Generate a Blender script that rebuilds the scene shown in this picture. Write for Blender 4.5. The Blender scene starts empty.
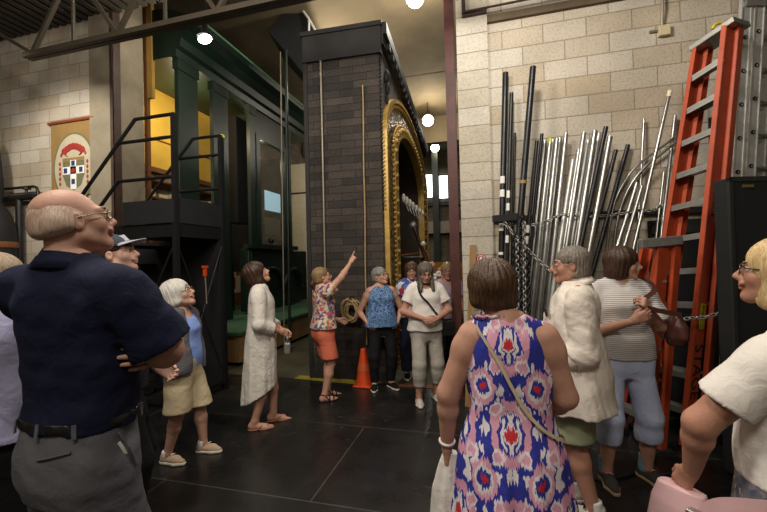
import bpy, bmesh, math, random
import numpy as np
from mathutils import Vector, Matrix, Euler
random.seed(7)
SC = bpy.context.scene
COL = SC.collection
PI = math.pi
def R(d): return math.radians(d)
def V(*a): return Vector(a)

# ------------------------------------------------------------------ camera
W, H, F = 767.0, 512.0, 383.5
EYE = V(0, 0, 1.65)
YAW, PITCH, ROLL = R(15), R(0.75), R(1.4)
fwd = V(-math.sin(YAW)*math.cos(PITCH), math.cos(YAW)*math.cos(PITCH), math.sin(PITCH))
rgt0 = V(math.cos(YAW), math.sin(YAW), 0)
up0 = rgt0.cross(fwd)
rgt = rgt0*math.cos(ROLL) - up0*math.sin(ROLL)
up = up0*math.cos(ROLL) + rgt0*math.sin(ROLL)
cd = bpy.data.cameras.new('camera')
cd.sensor_fit = 'HORIZONTAL'; cd.sensor_width = 36; cd.lens = 18
cd.clip_start = 0.05; cd.clip_end = 200
cam = bpy.data.objects.new('camera', cd); COL.objects.link(cam)
cam.matrix_world = Matrix(((rgt.x, up.x, -fwd.x, EYE.x), (rgt.y, up.y, -fwd.y, EYE.y), (rgt.z, up.z, -fwd.z, EYE.z), (0, 0, 0, 1)))
SC.camera = cam
def ray(px, py): return fwd + rgt*((px-W/2)/F) + up*((H/2-py)/F)
def at(px, py, depth): return EYE + ray(px, py)*depth           # point at a distance along the view
def G(px, py, z=0.0):                                            # point on a level plane
    r = ray(px, py); return EYE + r*((z-EYE.z)/r.z)
def onY(px, py, y): r = ray(px, py); return EYE + r*((y-EYE.y)/r.y)
def onX(px, py, x): r = ray(px, py); return EYE + r*((x-EYE.x)/r.x)

# ------------------------------------------------------------------ objects
def link(name, me, mat=None, parent=None, smooth=False):
    o = bpy.data.objects.new(name, me); COL.objects.link(o)
    if mat is not None:
        for m in (mat if isinstance(mat, (list, tuple)) else [mat]): me.materials.append(m)
    if parent is not None: o.parent = parent
    if smooth: me.shade_smooth()
    return o
def tag(o, label=None, cat=None, group=None, kind=None):
    if label: o['label'] = label
    if cat: o['category'] = cat
    if group: o['group'] = group
    if kind: o['kind'] = kind
    return o
def empty(name, loc=(0, 0, 0), rz=0.0):
    o = bpy.data.objects.new(name, None); COL.objects.link(o)
    o.empty_display_size = .1
    o.location = loc; o.rotation_euler = (0, 0, rz); return o
def copy_tree(o, parent=None):
    c = o.copy(); COL.objects.link(c)
    if parent is not None: c.parent = parent
    for ch in list(o.children): copy_tree(ch, c)
    return c

class MB:
    """collects shapes, links them as ONE mesh object"""
    def __init__(s): s.v = []; s.f = []; s.sm = []
    def add(s, vs, fs, smooth=False):
        n = len(s.v); s.v += [tuple(v) for v in vs]; s.f += [tuple(i+n for i in f) for f in fs]; s.sm += [smooth]*len(fs); return s
    def box(s, a, b, M=None):
        x0, y0, z0 = a; x1, y1, z1 = b
        vs = [V(x, y, z) for z in (z0, z1) for (x, y) in ((x0, y0), (x1, y0), (x1, y1), (x0, y1))]
        if M is not None: vs = [M @ v for v in vs]
        return s.add(vs, [(3, 2, 1, 0), (4, 5, 6, 7), (0, 1, 5, 4), (1, 2, 6, 5), (2, 3, 7, 6), (3, 0, 4, 7)])
    def bar(s, p, q, w, h=None, upv=V(0, 0, 1)):
        """rectangular bar from p to q"""
        h = h or w; p = Vector(p); q = Vector(q); d = (q-p).normalized()
        if abs(d.dot(upv)) > .98: upv = V(0, 1, 0)
        sx = d.cross(upv).normalized(); sy = sx.cross(d)
        vs = [c + sx*(i*w/2) + sy*(j*h/2) for c in (p, q) for (i, j) in ((-1, -1), (1, -1), (1, 1), (-1, 1))]
        return s.add(vs, [(3, 2, 1, 0), (4, 5, 6, 7), (0, 1, 5, 4), (1, 2, 6, 5), (2, 3, 7, 6), (3, 0, 4, 7)])
    def tube(s, pts, r, n=10, closed=False, r2=None, cap=True):
        pts = [Vector(p) for p in pts]; m = len(pts); vs = []; fs = []
        t0 = (pts[1]-pts[0]).normalized()
        nrm = t0.orthogonal().normalized()
        for i, p in enumerate(pts):
            a = pts[(i-1) % m] if (closed or i > 0) else p
            b = pts[(i+1) % m] if (closed or i < m-1) else p
            t = (b-a).normalized(); nrm = (nrm - t*nrm.dot(t)).normalized(); bn = t.cross(nrm)
            rr = r if r2 is None else r + (r2-r)*i/(m-1)
            vs += [p + (nrm*math.cos(2*PI*k/n) + bn*math.sin(2*PI*k/n))*rr for k in range(n)]
        for i in range(m if closed else m-1):
            for k in range(n):
                fs.append((i*n+k, i*n+(k+1) % n, ((i+1) % m)*n+(k+1) % n, ((i+1) % m)*n+k))
        if cap and not closed:
            s.add(vs, fs, True)
            s.add([vs[k] for k in range(n)], [tuple(range(n))[::-1]]); s.add([vs[(m-1)*n+k] for k in range(n)], [tuple(range(n))])
            return s
        return s.add(vs, fs, True)
    def lathe(s, prof, n=24, M=None, smooth=True):
        vs = []; fs = []; m = len(prof)
        for r, z in prof:
            for k in range(n):
                v = V(r*math.cos(2*PI*k/n), r*math.sin(2*PI*k/n), z); vs.append(M @ v if M is not None else v)
        for i in range(m-1):
            for k in range(n): fs.append((i*n+k, i*n+(k+1) % n, (i+1)*n+(k+1) % n, (i+1)*n+k))
        return s.add(vs, fs, smooth)
    def ball(s, c, r, n=16, sc=(1, 1, 1)):
        return s.lathe([(max(1e-5, math.sin(PI*i/n))*r, -math.cos(PI*i/n)*r) for i in range(n+1)], n*2, Matrix.Translation(c) @ Matrix.Diagonal((sc[0], sc[1], sc[2], 1)))
    def prism(s, poly, d, M=None):
        """poly: (a,b) in local x,z; thickness d along local y from 0"""
        n = len(poly); vs = [V(a, 0, b) for a, b in poly] + [V(a, d, b) for a, b in poly]
        if M is not None: vs = [M @ v for v in vs]
        return s.add(vs, [tuple(range(n)), tuple(range(2*n-1, n-1, -1))] + [((i+1) % n, i, i+n, (i+1) % n+n) for i in range(n)])
    def build(s, name, mat=None, parent=None, bevel=0, loc=None):
        me = bpy.data.meshes.new(name); me.from_pydata(s.v, [], s.f); me.update()
        bm = bmesh.new(); bm.from_mesh(me); bmesh.ops.recalc_face_normals(bm, faces=bm.faces); bm.to_mesh(me); bm.free()
        for p, k in zip(me.polygons, s.sm): p.use_smooth = k
        o = link(name, me, mat, parent)
        if bevel:
            md = o.modifiers.new('bevel', 'BEVEL'); md.width = bevel; md.segments = 2; md.limit_method = 'ANGLE'; md.angle_limit = R(40)
        if loc is not None: o.location = loc
        return o

# ------------------------------------------------------------------ materials
def nodes(name):
    m = bpy.data.materials.new(name); m.use_nodes = True
    nt = m.node_tree; b = nt.nodes['Principled BSDF']; return m, nt, b
def N(nt, t, **kw):
    n = nt.nodes.new(t)
    for k, v in kw.items():
        if k.startswith('i_'):
            key = k[2:]; key = int(key) if key.isdigit() else key.replace('_', ' ')
            n.inputs[key].default_value = v
        else: setattr(n, k, v)
    return n
def ramp(nt, stops, interp='LINEAR'):
    r = nt.nodes.new('ShaderNodeValToRGB'); cr = r.color_ramp; cr.interpolation = interp
    while len(cr.elements) < len(stops): cr.elements.new(.5)
    for e, (p, c) in zip(cr.elements, stops): e.position = p; e.color = (c[0], c[1], c[2], 1)
    return r
def srgb(r, g, b):
    return tuple(((c/255)/12.92 if c/255 <= .04045 else ((c/255+.055)/1.055)**2.4) for c in (r, g, b))
def L(nt, a, b): nt.links.new(a, b)
def tc(nt, scale=(1, 1, 1), out='Object', rot=(0, 0, 0)):
    c = N(nt, 'ShaderNodeTexCoord'); mp = N(nt, 'ShaderNodeMapping'); mp.inputs['Scale'].default_value = scale; mp.inputs['Rotation'].default_value = rot
    L(nt, c.outputs[out], mp.inputs['Vector']); return mp.outputs['Vector']
def bump(nt, b, h, s=.3, d=.01):
    n = N(nt, 'ShaderNodeBump'); n.inputs['Strength'].default_value = s; n.inputs['Distance'].default_value = d
    L(nt, h, n.inputs['Height']); L(nt, n.outputs['Normal'], b.inputs['Normal']); return n
MATS = {}
def mat(name, col, rough=.6, metal=0.0, var=.12, scale=6.0, bmp=0.0, bscale=None, coat=0.0, spec=.5, stretch=(1, 1, 1), sheen=0.0, sss=0.0):
    """plain surface with noise variation"""
    if name in MATS: return MATS[name]
    m, nt, b = nodes(name)
    b.inputs['Roughness'].default_value = rough; b.inputs['Metallic'].default_value = metal
    b.inputs['Specular IOR Level'].default_value = spec
    if coat: b.inputs['Coat Weight'].default_value = coat
    if sheen: b.inputs['Sheen Weight'].default_value = sheen
    if sss:
        b.inputs['Subsurface Weight'].default_value = sss; b.inputs['Subsurface Radius'].default_value = (.012, .005, .003); b.inputs['Subsurface Scale'].default_value = 1
    v = tc(nt, stretch)
    n = N(nt, 'ShaderNodeTexNoise', i_Scale=scale, i_Detail=5.0, i_Roughness=.6); L(nt, v, n.inputs['Vector'])
    r = ramp(nt, [(.25, [c*(1-var) for c in col]), (.75, [min(1, c*(1+var)) for c in col])])
    L(nt, n.outputs['Fac'], r.inputs[0]); L(nt, r.outputs[0], b.inputs['Base Color'])
    if bmp:
        n2 = N(nt, 'ShaderNodeTexNoise', i_Scale=bscale or scale*4, i_Detail=4.0); L(nt, v, n2.inputs['Vector']); bump(nt, b, n2.outputs['Fac'], bmp, .01)
    MATS[name] = m; return m
def emis(name, col, st):
    m, nt, b = nodes(name); b.inputs['Base Color'].default_value = (*col, 1)
    b.inputs['Emission Color'].default_value = (*col, 1); b.inputs['Emission Strength'].default_value = st; return m

def text(name, body, size, mat_, M, parent=None, depth=.001):
    cu = bpy.data.curves.new(name, 'FONT'); cu.body = body; cu.size = size; cu.extrude = depth; cu.align_x = 'CENTER'; cu.align_y = 'CENTER'
    tmp = bpy.data.objects.new(name, cu); COL.objects.link(tmp)
    dg = bpy.context.evaluated_depsgraph_get(); me = bpy.data.meshes.new_from_object(tmp.evaluated_get(dg))
    bpy.data.objects.remove(tmp); me.transform(M)
    return link(name, me, mat_, parent)
# ================================================================== SETTING
WY = 4.6                      # face of the block wall
def block_mat(name, c1, c2, mortar, bw=.4, bh=.2, ms=.006, var=.25, zo=0.0, bstr=.5, speck=.35):
    m, nt, b = nodes(name)
    c = N(nt, 'ShaderNodeTexCoord'); sp = N(nt, 'ShaderNodeSeparateXYZ'); L(nt, c.outputs['Object'], sp.inputs[0])
    ad = N(nt, 'ShaderNodeMath', operation='ADD'); L(nt, sp.outputs[0], ad.inputs[0]); L(nt, sp.outputs[1], ad.inputs[1])
    az = N(nt, 'ShaderNodeMath', operation='ADD', i_1=zo); L(nt, sp.outputs[2], az.inputs[0])
    cb = N(nt, 'ShaderNodeCombineXYZ'); L(nt, ad.outputs[0], cb.inputs[0]); L(nt, az.outputs[0], cb.inputs[1])
    br = N(nt, 'ShaderNodeTexBrick', offset=.5); L(nt, cb.outputs[0], br.inputs['Vector'])
    for k, v in (('Scale', 1.0), ('Mortar Size', ms), ('Mortar Smooth', .3), ('Bias', 0.0), ('Brick Width', bw), ('Row Height', bh)): br.inputs[k].default_value = v
    br.inputs['Color1'].default_value = (*c1, 1); br.inputs['Color2'].default_value = (*c2, 1); br.inputs['Mortar'].default_value = (*mortar, 1)
    n = N(nt, 'ShaderNodeTexNoise', i_Scale=45.0, i_Detail=4.0); L(nt, c.outputs['Object'], n.inputs['Vector'])
    n2 = N(nt, 'ShaderNodeTexNoise', i_Scale=1.7, i_Detail=5.0); L(nt, c.outputs['Object'], n2.inputs['Vector'])
    r1 = ramp(nt, [(.3, (1-speck,)*3), (.55, (1, 1, 1))]); L(nt, n.outputs['Fac'], r1.inputs[0])
    r2 = ramp(nt, [(.3, (1-var,)*3), (.7, (1, 1, 1))]); L(nt, n2.outputs['Fac'], r2.inputs[0])
    x1 = N(nt, 'ShaderNodeMix', data_type='RGBA', blend_type='MULTIPLY'); x1.inputs[0].default_value = 1
    L(nt, br.outputs['Color'], x1.inputs[6]); L(nt, r1.outputs[0], x1.inputs[7])
    x2 = N(nt, 'ShaderNodeMix', data_type='RGBA', blend_type='MULTIPLY'); x2.inputs[0].default_value = 1
    L(nt, x1.outputs[2], x2.inputs[6]); L(nt, r2.outputs[0], x2.inputs[7]); L(nt, x2.outputs[2], b.inputs['Base Color'])
    b.inputs['Roughness'].default_value = .9
    iv = N(nt, 'ShaderNodeMath', operation='MULTIPLY_ADD', i_1=-.6, i_2=1.0); L(nt, br.outputs['Fac'], iv.inputs[0])
    a2 = N(nt, 'ShaderNodeMath', operation='MULTIPLY_ADD', i_1=.25); L(nt, n.outputs['Fac'], a2.inputs[0]); L(nt, iv.outputs[0], a2.inputs[2])
    bump(nt, b, a2.outputs[0], bstr, .02)
    return m
M_block = block_mat('tan_block', srgb(204, 196, 182), srgb(184, 168, 144), srgb(152, 140, 120), bw=.44, bh=.214, zo=.02, speck=.25)
M_stack = block_mat('stacked_block', srgb(206, 198, 184), srgb(190, 180, 160), srgb(152, 140, 120), bw=7.0, bh=.214, zo=.02, speck=.25)
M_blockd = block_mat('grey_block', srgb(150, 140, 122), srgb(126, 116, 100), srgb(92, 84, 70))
M_conc = mat('concrete', srgb(130, 120, 101), .9, var=.22, scale=2.5, bmp=.25, bscale=30)
M_ceil = mat('concrete_ceiling', srgb(116, 102, 76), .9, var=.25, scale=1.2, bmp=.2, bscale=24)
M_deck = mat('painted_deck', srgb(58, 52, 44), .7, var=.15, scale=4)
M_joist = mat('painted_joist', srgb(60, 52, 39), .6, var=.15, scale=5)
M_rust = mat('red_oxide_steel', srgb(70, 28, 21), .55, var=.45, scale=9, bmp=.3, bscale=40)
M_blk = mat('black_steel', srgb(26, 26, 27), .45, var=.2, scale=12, spec=.4)
M_blkm = mat('matt_black', srgb(20, 20, 21), .8, var=.25, scale=6)
M_alu = mat('aluminium', srgb(190, 190, 186), .36, .5, var=.14, scale=14)
M_alud = mat('dull_aluminium', srgb(160, 158, 152), .45, .7, var=.2, scale=18)
M_zinc = mat('zinc_pipe', srgb(168, 168, 164), .3, .85, var=.2, scale=10)
M_pipeb = mat('black_pipe', srgb(38, 39, 41), .35, .5, var=.35, scale=14)
M_orng = mat('orange_fibreglass', srgb(178, 74, 42), .42, var=.22, scale=7, spec=.5)
M_wood = mat('brown_wood', srgb(116, 70, 36), .55, var=.3, scale=5, stretch=(8, 8, 1))
M_plank = mat('raw_plank', srgb(150, 116, 72), .7, var=.25, scale=5, stretch=(8, 8, 1))
M_green = mat('dark_green_paint', srgb(17, 35, 26), .4, var=.2, scale=5)
M_greenl = mat('green_deck_paint', srgb(58, 92, 68), .6, var=.25, scale=6)
M_yel = mat('yellow_panel', srgb(232, 190, 82), .7, var=.1, scale=3)
M_cream = mat('cream_paint', srgb(222, 212, 186), .7, var=.1, scale=8)
M_red = mat('red_paint', srgb(170, 28, 24), .5)
M_white = mat('white_paint', srgb(232, 230, 224), .5, var=.05)
M_navyp = mat('blue_paint', srgb(44, 56, 96), .6)
M_ol = mat('olive_paint', srgb(104, 104, 76), .7)
M_goldb = mat('gold_cloth', srgb(138, 110, 62), .75, var=.15, scale=5)
M_rope = mat('manila_rope', srgb(168, 142, 100), .85, var=.2, scale=30)
M_cone = mat('orange_cone', srgb(214, 72, 24), .5, var=.08)
M_conduit = mat('grey_conduit', srgb(150, 140, 122), .45, .4, var=.1)

def floor_mat():
    m, nt, b = nodes('black_stage_floor')
    v = tc(nt)
    br = N(nt, 'ShaderNodeTexBrick', offset=.5); L(nt, v, br.inputs['Vector'])
    for k, x in (('Scale', 1.0), ('Mortar Size', .006), ('Mortar Smooth', .4), ('Brick Width', 2.44), ('Row Height', 1.22)): br.inputs[k].default_value = x
    br.inputs['Color1'].default_value = (*srgb(30, 29, 28), 1); br.inputs['Color2'].default_value = (*srgb(25, 24, 24), 1); br.inputs['Mortar'].default_value = (*srgb(70, 67, 63), 1)
    n = N(nt, 'ShaderNodeTexNoise', i_Scale=1.6, i_Detail=6.0, i_Roughness=.65); L(nt, v, n.inputs['Vector'])
    r = ramp(nt, [(.3, (.7, .7, .7)), (.75, (1.7, 1.7, 1.65))]); L(nt, n.outputs['Fac'], r.inputs[0])
    x = N(nt, 'ShaderNodeMix', data_type='RGBA', blend_type='MULTIPLY'); x.inputs[0].default_value = 1
    L(nt, br.outputs['Color'], x.inputs[6]); L(nt, r.outputs[0], x.inputs[7])
    # scratches and chips of white paint
    v2 = tc(nt, (1.0, 5.0, 1), rot=(0, 0, R(28)))
    s = N(nt, 'ShaderNodeTexNoise', i_Scale=7.0, i_Detail=8.0, i_Roughness=.75); L(nt, v2, s.inputs['Vector'])
    v3 = tc(nt, (.5, .5, 1)); s3 = N(nt, 'ShaderNodeTexNoise', i_Scale=1.3, i_Detail=1.0); L(nt, v3, s3.inputs['Vector'])
    sr = ramp(nt, [(.60, (0, 0, 0)), (.67, (1, 1, 1))]); L(nt, s.outputs['Fac'], sr.inputs[0])
    sr3 = ramp(nt, [(.44, (0, 0, 0)), (.56, (1, 1, 1))]); L(nt, s3.outputs['Fac'], sr3.inputs[0])
    mm = N(nt, 'ShaderNodeMath', operation='MULTIPLY'); L(nt, sr.outputs[0], mm.inputs[0]); L(nt, sr3.outputs[0], mm.inputs[1])
    x2 = N(nt, 'ShaderNodeMix', data_type='RGBA'); L(nt, mm.outputs[0], x2.inputs[0]); L(nt, x.outputs[2], x2.inputs[6]); x2.inputs[7].default_value = (*srgb(112, 108, 101), 1)
    L(nt, x2.outputs[2], b.inputs['Base Color'])
    rr = ramp(nt, [(.3, (.22,)*3), (.7, (.42,)*3)]); L(nt, n.outputs['Fac'], rr.inputs[0]); L(nt, rr.outputs[0], b.inputs['Roughness'])
    b.inputs['Specular IOR Level'].default_value = .45
    n4 = N(nt, 'ShaderNodeTexNoise', i_Scale=60.0); L(nt, v, n4.inputs['Vector']); bump(nt, b, n4.outputs['Fac'], .08, .01)
    return m
ST = lambda o: tag(o, kind='structure')
ST(MB().box((-10, -3, -.1), (6, 5.0, 0)).build('floor', floor_mat()))
M_fback = mat('olive_concrete_floor', srgb(70, 66, 46), .6, var=.45, scale=2.0, bmp=.1)
ST(MB().box((-10, 5.0, -.1), (6, 19, -.002)).build('floor_back', M_fback))

# --- the block wall with its wide opening
XL, XR = -5.42, -.27
ST(MB().box((.08, WY, 0), (6, WY+.35, 7.2)).build('wall_right', M_block))
ST(MB().box((XR, WY-.05, 0), (.08, WY+.35, 7.2)).build('trim_6', M_stack))
ST(MB().box((-10, WY, 0), (-5.87, WY+.35, 7.2)).build('wall_left', M_block))
ST(MB().box((-5.87, WY-.06, 0), (XL, WY+.5, 7.2)).build('trim_1', M_conc))           # concrete pier beside the opening
M_redge = mat('brown_steel_edge', srgb(58, 40, 30), .6, var=.4, scale=8)
ST(MB().box((XL, WY-.075, 0), (XL+.03, WY+.06, 7.2)).box((XL-.02, WY-.08, 0), (XL+.03, WY-.06, 7.2)).build('trim_2', M_redge))
ST(MB().box((XL, WY-.02, 6.6), (XR, WY+.35, 7.2)).build('trim_3', M_block))
# steel angle and dark rail high on the wall
a = onY(488, 22, WY)
ST(MB().box((.08, WY-.05, a.z-.03), (6, WY, a.z+.05)).build('trim_4', mat('rusty_angle', srgb(92, 78, 58), .8, var=.3)))
a = onY(462, 14, WY-.09)
ST(MB().box((a.x, WY-.10, a.z-.03), (.08, WY-.05, a.z+.0)).tube([(a.x+.02, WY-.12, a.z), (a.x+.02, WY-.12, 5.2)], .02).tube([(a.x, WY-.12, a.z), (1.6, WY-.12, a.z+.02)], .012).build('trim_5', M_redge))

# --- back hall
ST(MB().box((-10, 17.5, 0), (6, 17.8, 7.2)).build('wall_back', M_blockd))
ST(MB().box((5.6, 4.95, 0), (6, 17.5, 7.2)).build('wall_back_right', M_blockd))
ST(MB().box((-10, 4.95, 6.6), (6, 10.1, 7.2)).box((-10, 10.16, 6.6), (6, 17.5, 7.2)).box((-10, 10.1, 6.66), (6, 10.16, 7.2))
   .build('ceiling_back', M_ceil))
ST(MB().box((-6.6, 13.2, 5.7), (5.6, 13.5, 6.6)).build('trim_7', M_ceil))
# --- front ceiling: ribbed deck over steel joists
mb = MB(); x = -10.0
while x < 6:
    for (p0, p1, z) in ((x, x+.09, 5.55), (x+.09, x+.16, 5.6)): mb.box((p0, -3, z), (p1, WY, z+.05))
    x += .16
ST(mb.box((-10, -3, 5.62), (6, WY, 5.7)).build('ceiling', M_deck))
ST(MB().box((-10.2, -3, 0), (-10, 18, 7.2)).build('wall_far_left', M_blockd))
ST(MB().box((6, -3, 0), (6.2, 18, 7.2)).build('wall_far_right', M_blockd))
ST(MB().box((-10.2, -3.2, 0), (6.2, -3, 7.2)).build('wall_front', M_blockd))

def joist(y, x0, x1, label, zb=4.40):
    r = empty('roof_joist', (x0, y, zb)); tag(r, label, 'joist', 'open web roof joists')
    n = 0
    def P(nm, *segs):
        m = MB()
        for s in segs: m.bar(*s)
        return m.build(nm, M_joist, r)
    P('bottom_chord', (V(0, -.035, 0), V(x1-x0, -.035, 0), .055, .06), (V(0, .035, 0), V(x1-x0, .035, 0), .055, .06))
    P('top_chord', (V(-1.5, -.035, 1.05), V(x1-x0, -.035, 1.05), .055, .07), (V(-1.5, .035, 1.05), V(x1-x0, .035, 1.05), .055, .07))
    m = MB(); k = 0; x = 0.1; 
    m.bar((-1.5, 0, 1.0), (x, 0, .03), .04)
    while x + .7 < x1-x0:
        m.bar((x, 0, .03), (x+.7, 0, 1.0), .045); m.bar((x+.7, 0, 1.0), (x+1.4, 0, .03), .045); m.bar((x+.7, 0, 1.0), (x+.7, 0, .03), .03); x += 1.4
    tag(m.build('web', M_joist, r), kind='stuff')
    return r
a = onY(27, 57, 3.6)
joist(3.6, a.x, 5.9, 'tan steel roof joist whose lower chord runs over the left wall', a.z)

# --- red oxide post
a = G(459, 397)
post = empty('steel_post', (a.x, a.y, 0)); tag(post, 'rusty red steel post standing before the end of the pale block wall', 'post')
MB().box((-.055, -.05, 0), (.055, -.035, 5.55)).box((-.055, .035, 0), (.055, .05, 5.55)).box((-.02, -.035, 0), (.02, .035, 5.55)).build('column', M_rust, post)
MB().box((-.1, -.1, 0), (.1, .1, .015)).build('base_plate', M_rust, post)

# --- crest banner
P0 = onY(51, 122, WY-.02); P1 = onY(92, 113, WY-.02); PB = onY(51, 196, WY-.02)
bw, bh = P1.x-P0.x+.06, P0.z-PB.z
ban = empty('crest_banner', (P0.x, WY-.02, PB.z-.02)); tag(ban, 'gold banner with an oval coat of arms hanging on the left block wall', 'banner')
MB().box((0, -.004, 0), (bw, .004, bh+.02)).build('cloth', M_goldb, ban)
MB().tube([(-.03, -.02, bh-.02), (bw+.02, -.02, bh-.02)], .022).build('rod', mat('red_brown_rod', srgb(128, 62, 40), .5), ban)
cx, cz = bw*.53, bh*.36
def disc(name, rx, rz, y, m_):
    return MB().prism([(cx+rx*math.cos(t*PI/24), cz+rz*math.sin(t*PI/24)) for t in range(48)], -.004, Matrix.Translation((0, y, 0))).build(name, m_, ban)
disc('oval_border', .43, .56, -.006, M_ol); disc('oval_field', .40, .53, -.010, mat('crest_cream', srgb(178, 168, 142), .7))
M_cr = mat('crest_red', srgb(150, 42, 36), .7); sh = []
shp = [(-.22, .16), (.22, .16), (.22, -.12), (.15, -.28), (0, -.36), (-.15, -.28), (-.22, -.12)]
MB().prism([(cx+a_, cz+b_) for a_, b_ in shp], -.004, Matrix.Translation((0, -.014, 0))).build('shield', M_ol, ban)
m = MB()
for (x0, z0, x1, z1) in ((-.06, -.34, .06, .12), (-.22, -.10, .22, .02)): m.box((cx+x0, -.022, cz+z0), (cx+x1, -.018, cz+z1))
m.build('cross', M_white, ban)
m = MB().box((cx-.22, -.0215, cz+.10), (cx+.22, -.018, cz+.16)); m.build('shield_chief', M_goldb, ban)
m = MB()
for (x0, z0) in ((0, .07), (0, -.22), (-.16, -.04), (.16, -.04)): m.box((cx+x0-.035, -.026, cz+z0-.04), (cx+x0+.035, -.022, cz+z0+.04))
m.build('cross_blocks', M_navyp, ban)
m = MB()
for k in range(7): m.ball((cx+(k-3)*.06, -.02, cz+.27+.07*math.cos((k-3)*.5)), .065, 8, (1, .12, .8))
m.build('hat', M_cr, ban)
MB().prism([(cx-.04, cz-.08), (cx+.03, cz-.08), (cx+.045, cz-.03), (cx+.01, cz+.0), (cx-.03, cz-.02)], -.004, Matrix.Translation((0, -.022, 0))).build('red_charge', M_cr, ban)
for s in (-1, 1):
    m = MB()
    m.tube([(cx+s*(.12+.16*t/12+.04*math.sin(t)), -.018, cz+.22-.03*math.cos(t*1.4)) for t in range(13)], .008, 6)
    for j in range(5): m.ball((cx+s*.285, -.016, cz+.08-.08*j), .022, 6, (1, .3, 1.5))
    m.build('tassel', M_cr, ban)

# --- wall pipes and hanging gear at far left
gp = empty('wall_pipework', (-7.3, WY-.12, 0)); tag(gp, 'black pipes and valves on the block wall behind the bald man', 'pipes')
a = onY(5, 189, WY-.12); b_ = onY(38, 186, WY-.12); c_ = onY(8, 199, WY-.12); d_ = onY(25, 230, WY-.12)
sh = lambda p: V(p.x+7.3, 0, p.z)
MB().tube([sh(a), sh(b_)-V(.1, 0, 0), sh(b_)-V(.03, 0, .02), sh(b_)-V(0, 0, .1), sh(b_)-V(0, 0, .5)], .022).build('upper_pipe', M_blk, gp)
MB().tube([sh(c_)-V(.4, 0, 0), sh(c_)+V(.6, 0, 0)], .05).tube([V(sh(c_).x+.25, 0, sh(c_).z), V(sh(c_).x+.25, 0, .05)], .05).build('lower_pipe', M_blk, gp)
MB().tube([V(sh(c_).x+.42, 0, sh(c_).z+.05), V(sh(c_).x+.42, 0, sh(c_).z+.13)], .02).lathe([(.06, 0), (.06, .02)], 12, Matrix.Translation((sh(c_).x+.42, 0, sh(c_).z+.13))).build('valve', M_blk, gp)
a = onY(0, 200, 4.2)
hg = empty('gear_bag', (a.x-.12, 4.15, 0)); tag(hg, 'tall black gear bag hanging at the left edge, red fitting near its top', 'bag')
pr = []
for i in range(21):
    t = i/20; pr.append((max(.01, (.30 if t < .62 else .17)*(math.sin(PI*min(1, max(0, t*1.02)))**.35)*(1-.25*math.exp(-((t-.62)/.06)**2))), .5+3.4*t))
MB().lathe(pr, 24).build('body', M_blkm, hg)
MB().lathe([(.31, 2.0), (.315, 2.03), (.315, 2.06), (.31, 2.09)], 24).build('strap', M_wood, hg)
MB().ball((.1, -.17, 2.92), .08, 12, (1, 1, 1.1)).build('red_fitting', M_red, hg)
MB().tube([(0, 0, 3.8), (0, 0, 5.55)], .012).build('hanging_cord', M_blk, hg)

# --- wall box with conduit, arrow sign, plank
a = onY(664, 31, WY-.03)
jb = empty('mounted_outlet_box', (a.x, WY, a.z)); tag(jb, 'small beige electrical box with a conduit high on the block wall', 'electrical box')
MB().box((-.05, -.055, -.05), (.05, 0, .055)).build('box', mat('beige_box', srgb(190, 176, 138), .5), jb, .004)
MB().tube([(-.02, -.035, .05), (-.02, -.066, .25), (-.02, -.066, 1.6)], .012).build('conduit', M_conduit, jb)
MB().tube([(-.13, -.02, .02), (-.05, -.02, .02)], .012).build('nipple', M_alud, jb)
a = onY(481, 259, WY-.05)
sg = empty('arrow_sign', (a.x, WY-.05, a.z)); tag(sg, 'small round red sign with a white downward arrow on the block wall', 'sign')
MX = Matrix.Rotation(R(90), 4, 'X')
MB().lathe([(0.0001, .012), (.052, .012), (.056, .008), (.056, 0)], 28, MX, False).build('red_disc', M_red, sg)
MB().lathe([(0.0001, .0135), (.045, .0135), (.045, .012)], 28, MX, False).build('white_ring', M_white, sg)
MB().lathe([(0.0001, .0145), (.038, .0145), (.038, .013)], 28, MX, False).build('red_field', M_red, sg)
MB().prism([(-.012, .026), (.012, .026), (.012, .002), (.028, .002), (0, -.03), (-.028, .002), (-.012, .002)], -.002, Matrix.Translation((0, -.0145, 0))).build('arrow', M_white, sg)
a = G(468, 408); b_ = onY(473, 245, WY-.05-.02)
pk = MB().bar(V(a.x, WY-.2, 0), V(b_.x, WY-.07, b_.z), .07, .03).build('wooden_plank', M_plank); tag(pk, 'narrow wooden plank leaning on the pale block wall beside the red post', 'plank')

# ------------------------------------------------------------------ prop tower with the gilded arch
C0 = G(388, 381)
TW = empty('scenery_tower', (C0.x, C0.y, 0), R(3)); tag(TW, 'tall dark stone-faced scenery tower with a gilded arch in its side', 'scenery')
TH, TWD, TL = 4.97, 1.14, 6.1
M_stone = block_mat('dark_stone', srgb(92, 82, 74), srgb(58, 54, 52), srgb(50, 46, 43), .40, .105, .004, .55, bstr=1.0, speck=.5)
M_dark = mat('charcoal_paint', srgb(38, 36, 36), .7, var=.2, scale=4, bmp=.1)
M_greyb = mat('slate_panel', srgb(92, 90, 92), .7, var=.15, scale=4)
M_inner = mat('black_drape', srgb(12, 11, 11), .9, var=.3, scale=4)
MB().box((-TWD+.06, .0, .12), (-.02, .06, TH-.42)).build('stone_front', M_stone, TW)
MB().box((-TWD, -.02, 0), (-TWD+.06, .2, TH-.05)).build('left_edge', M_dark, TW)
MB().box((-TWD, -.03, TH-.42), (.02, .08, TH)).box((-TWD-.02, -.06, TH-.06), (.04, .08, TH)).box((-TWD, -.05, TH-.44), (.02, .06, TH-.41)).build('frieze', M_dark, TW)
MB().box((-TWD, -.015, 0), (-.02, .06, .12)).build('plinth', M_dark, TW)
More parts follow.
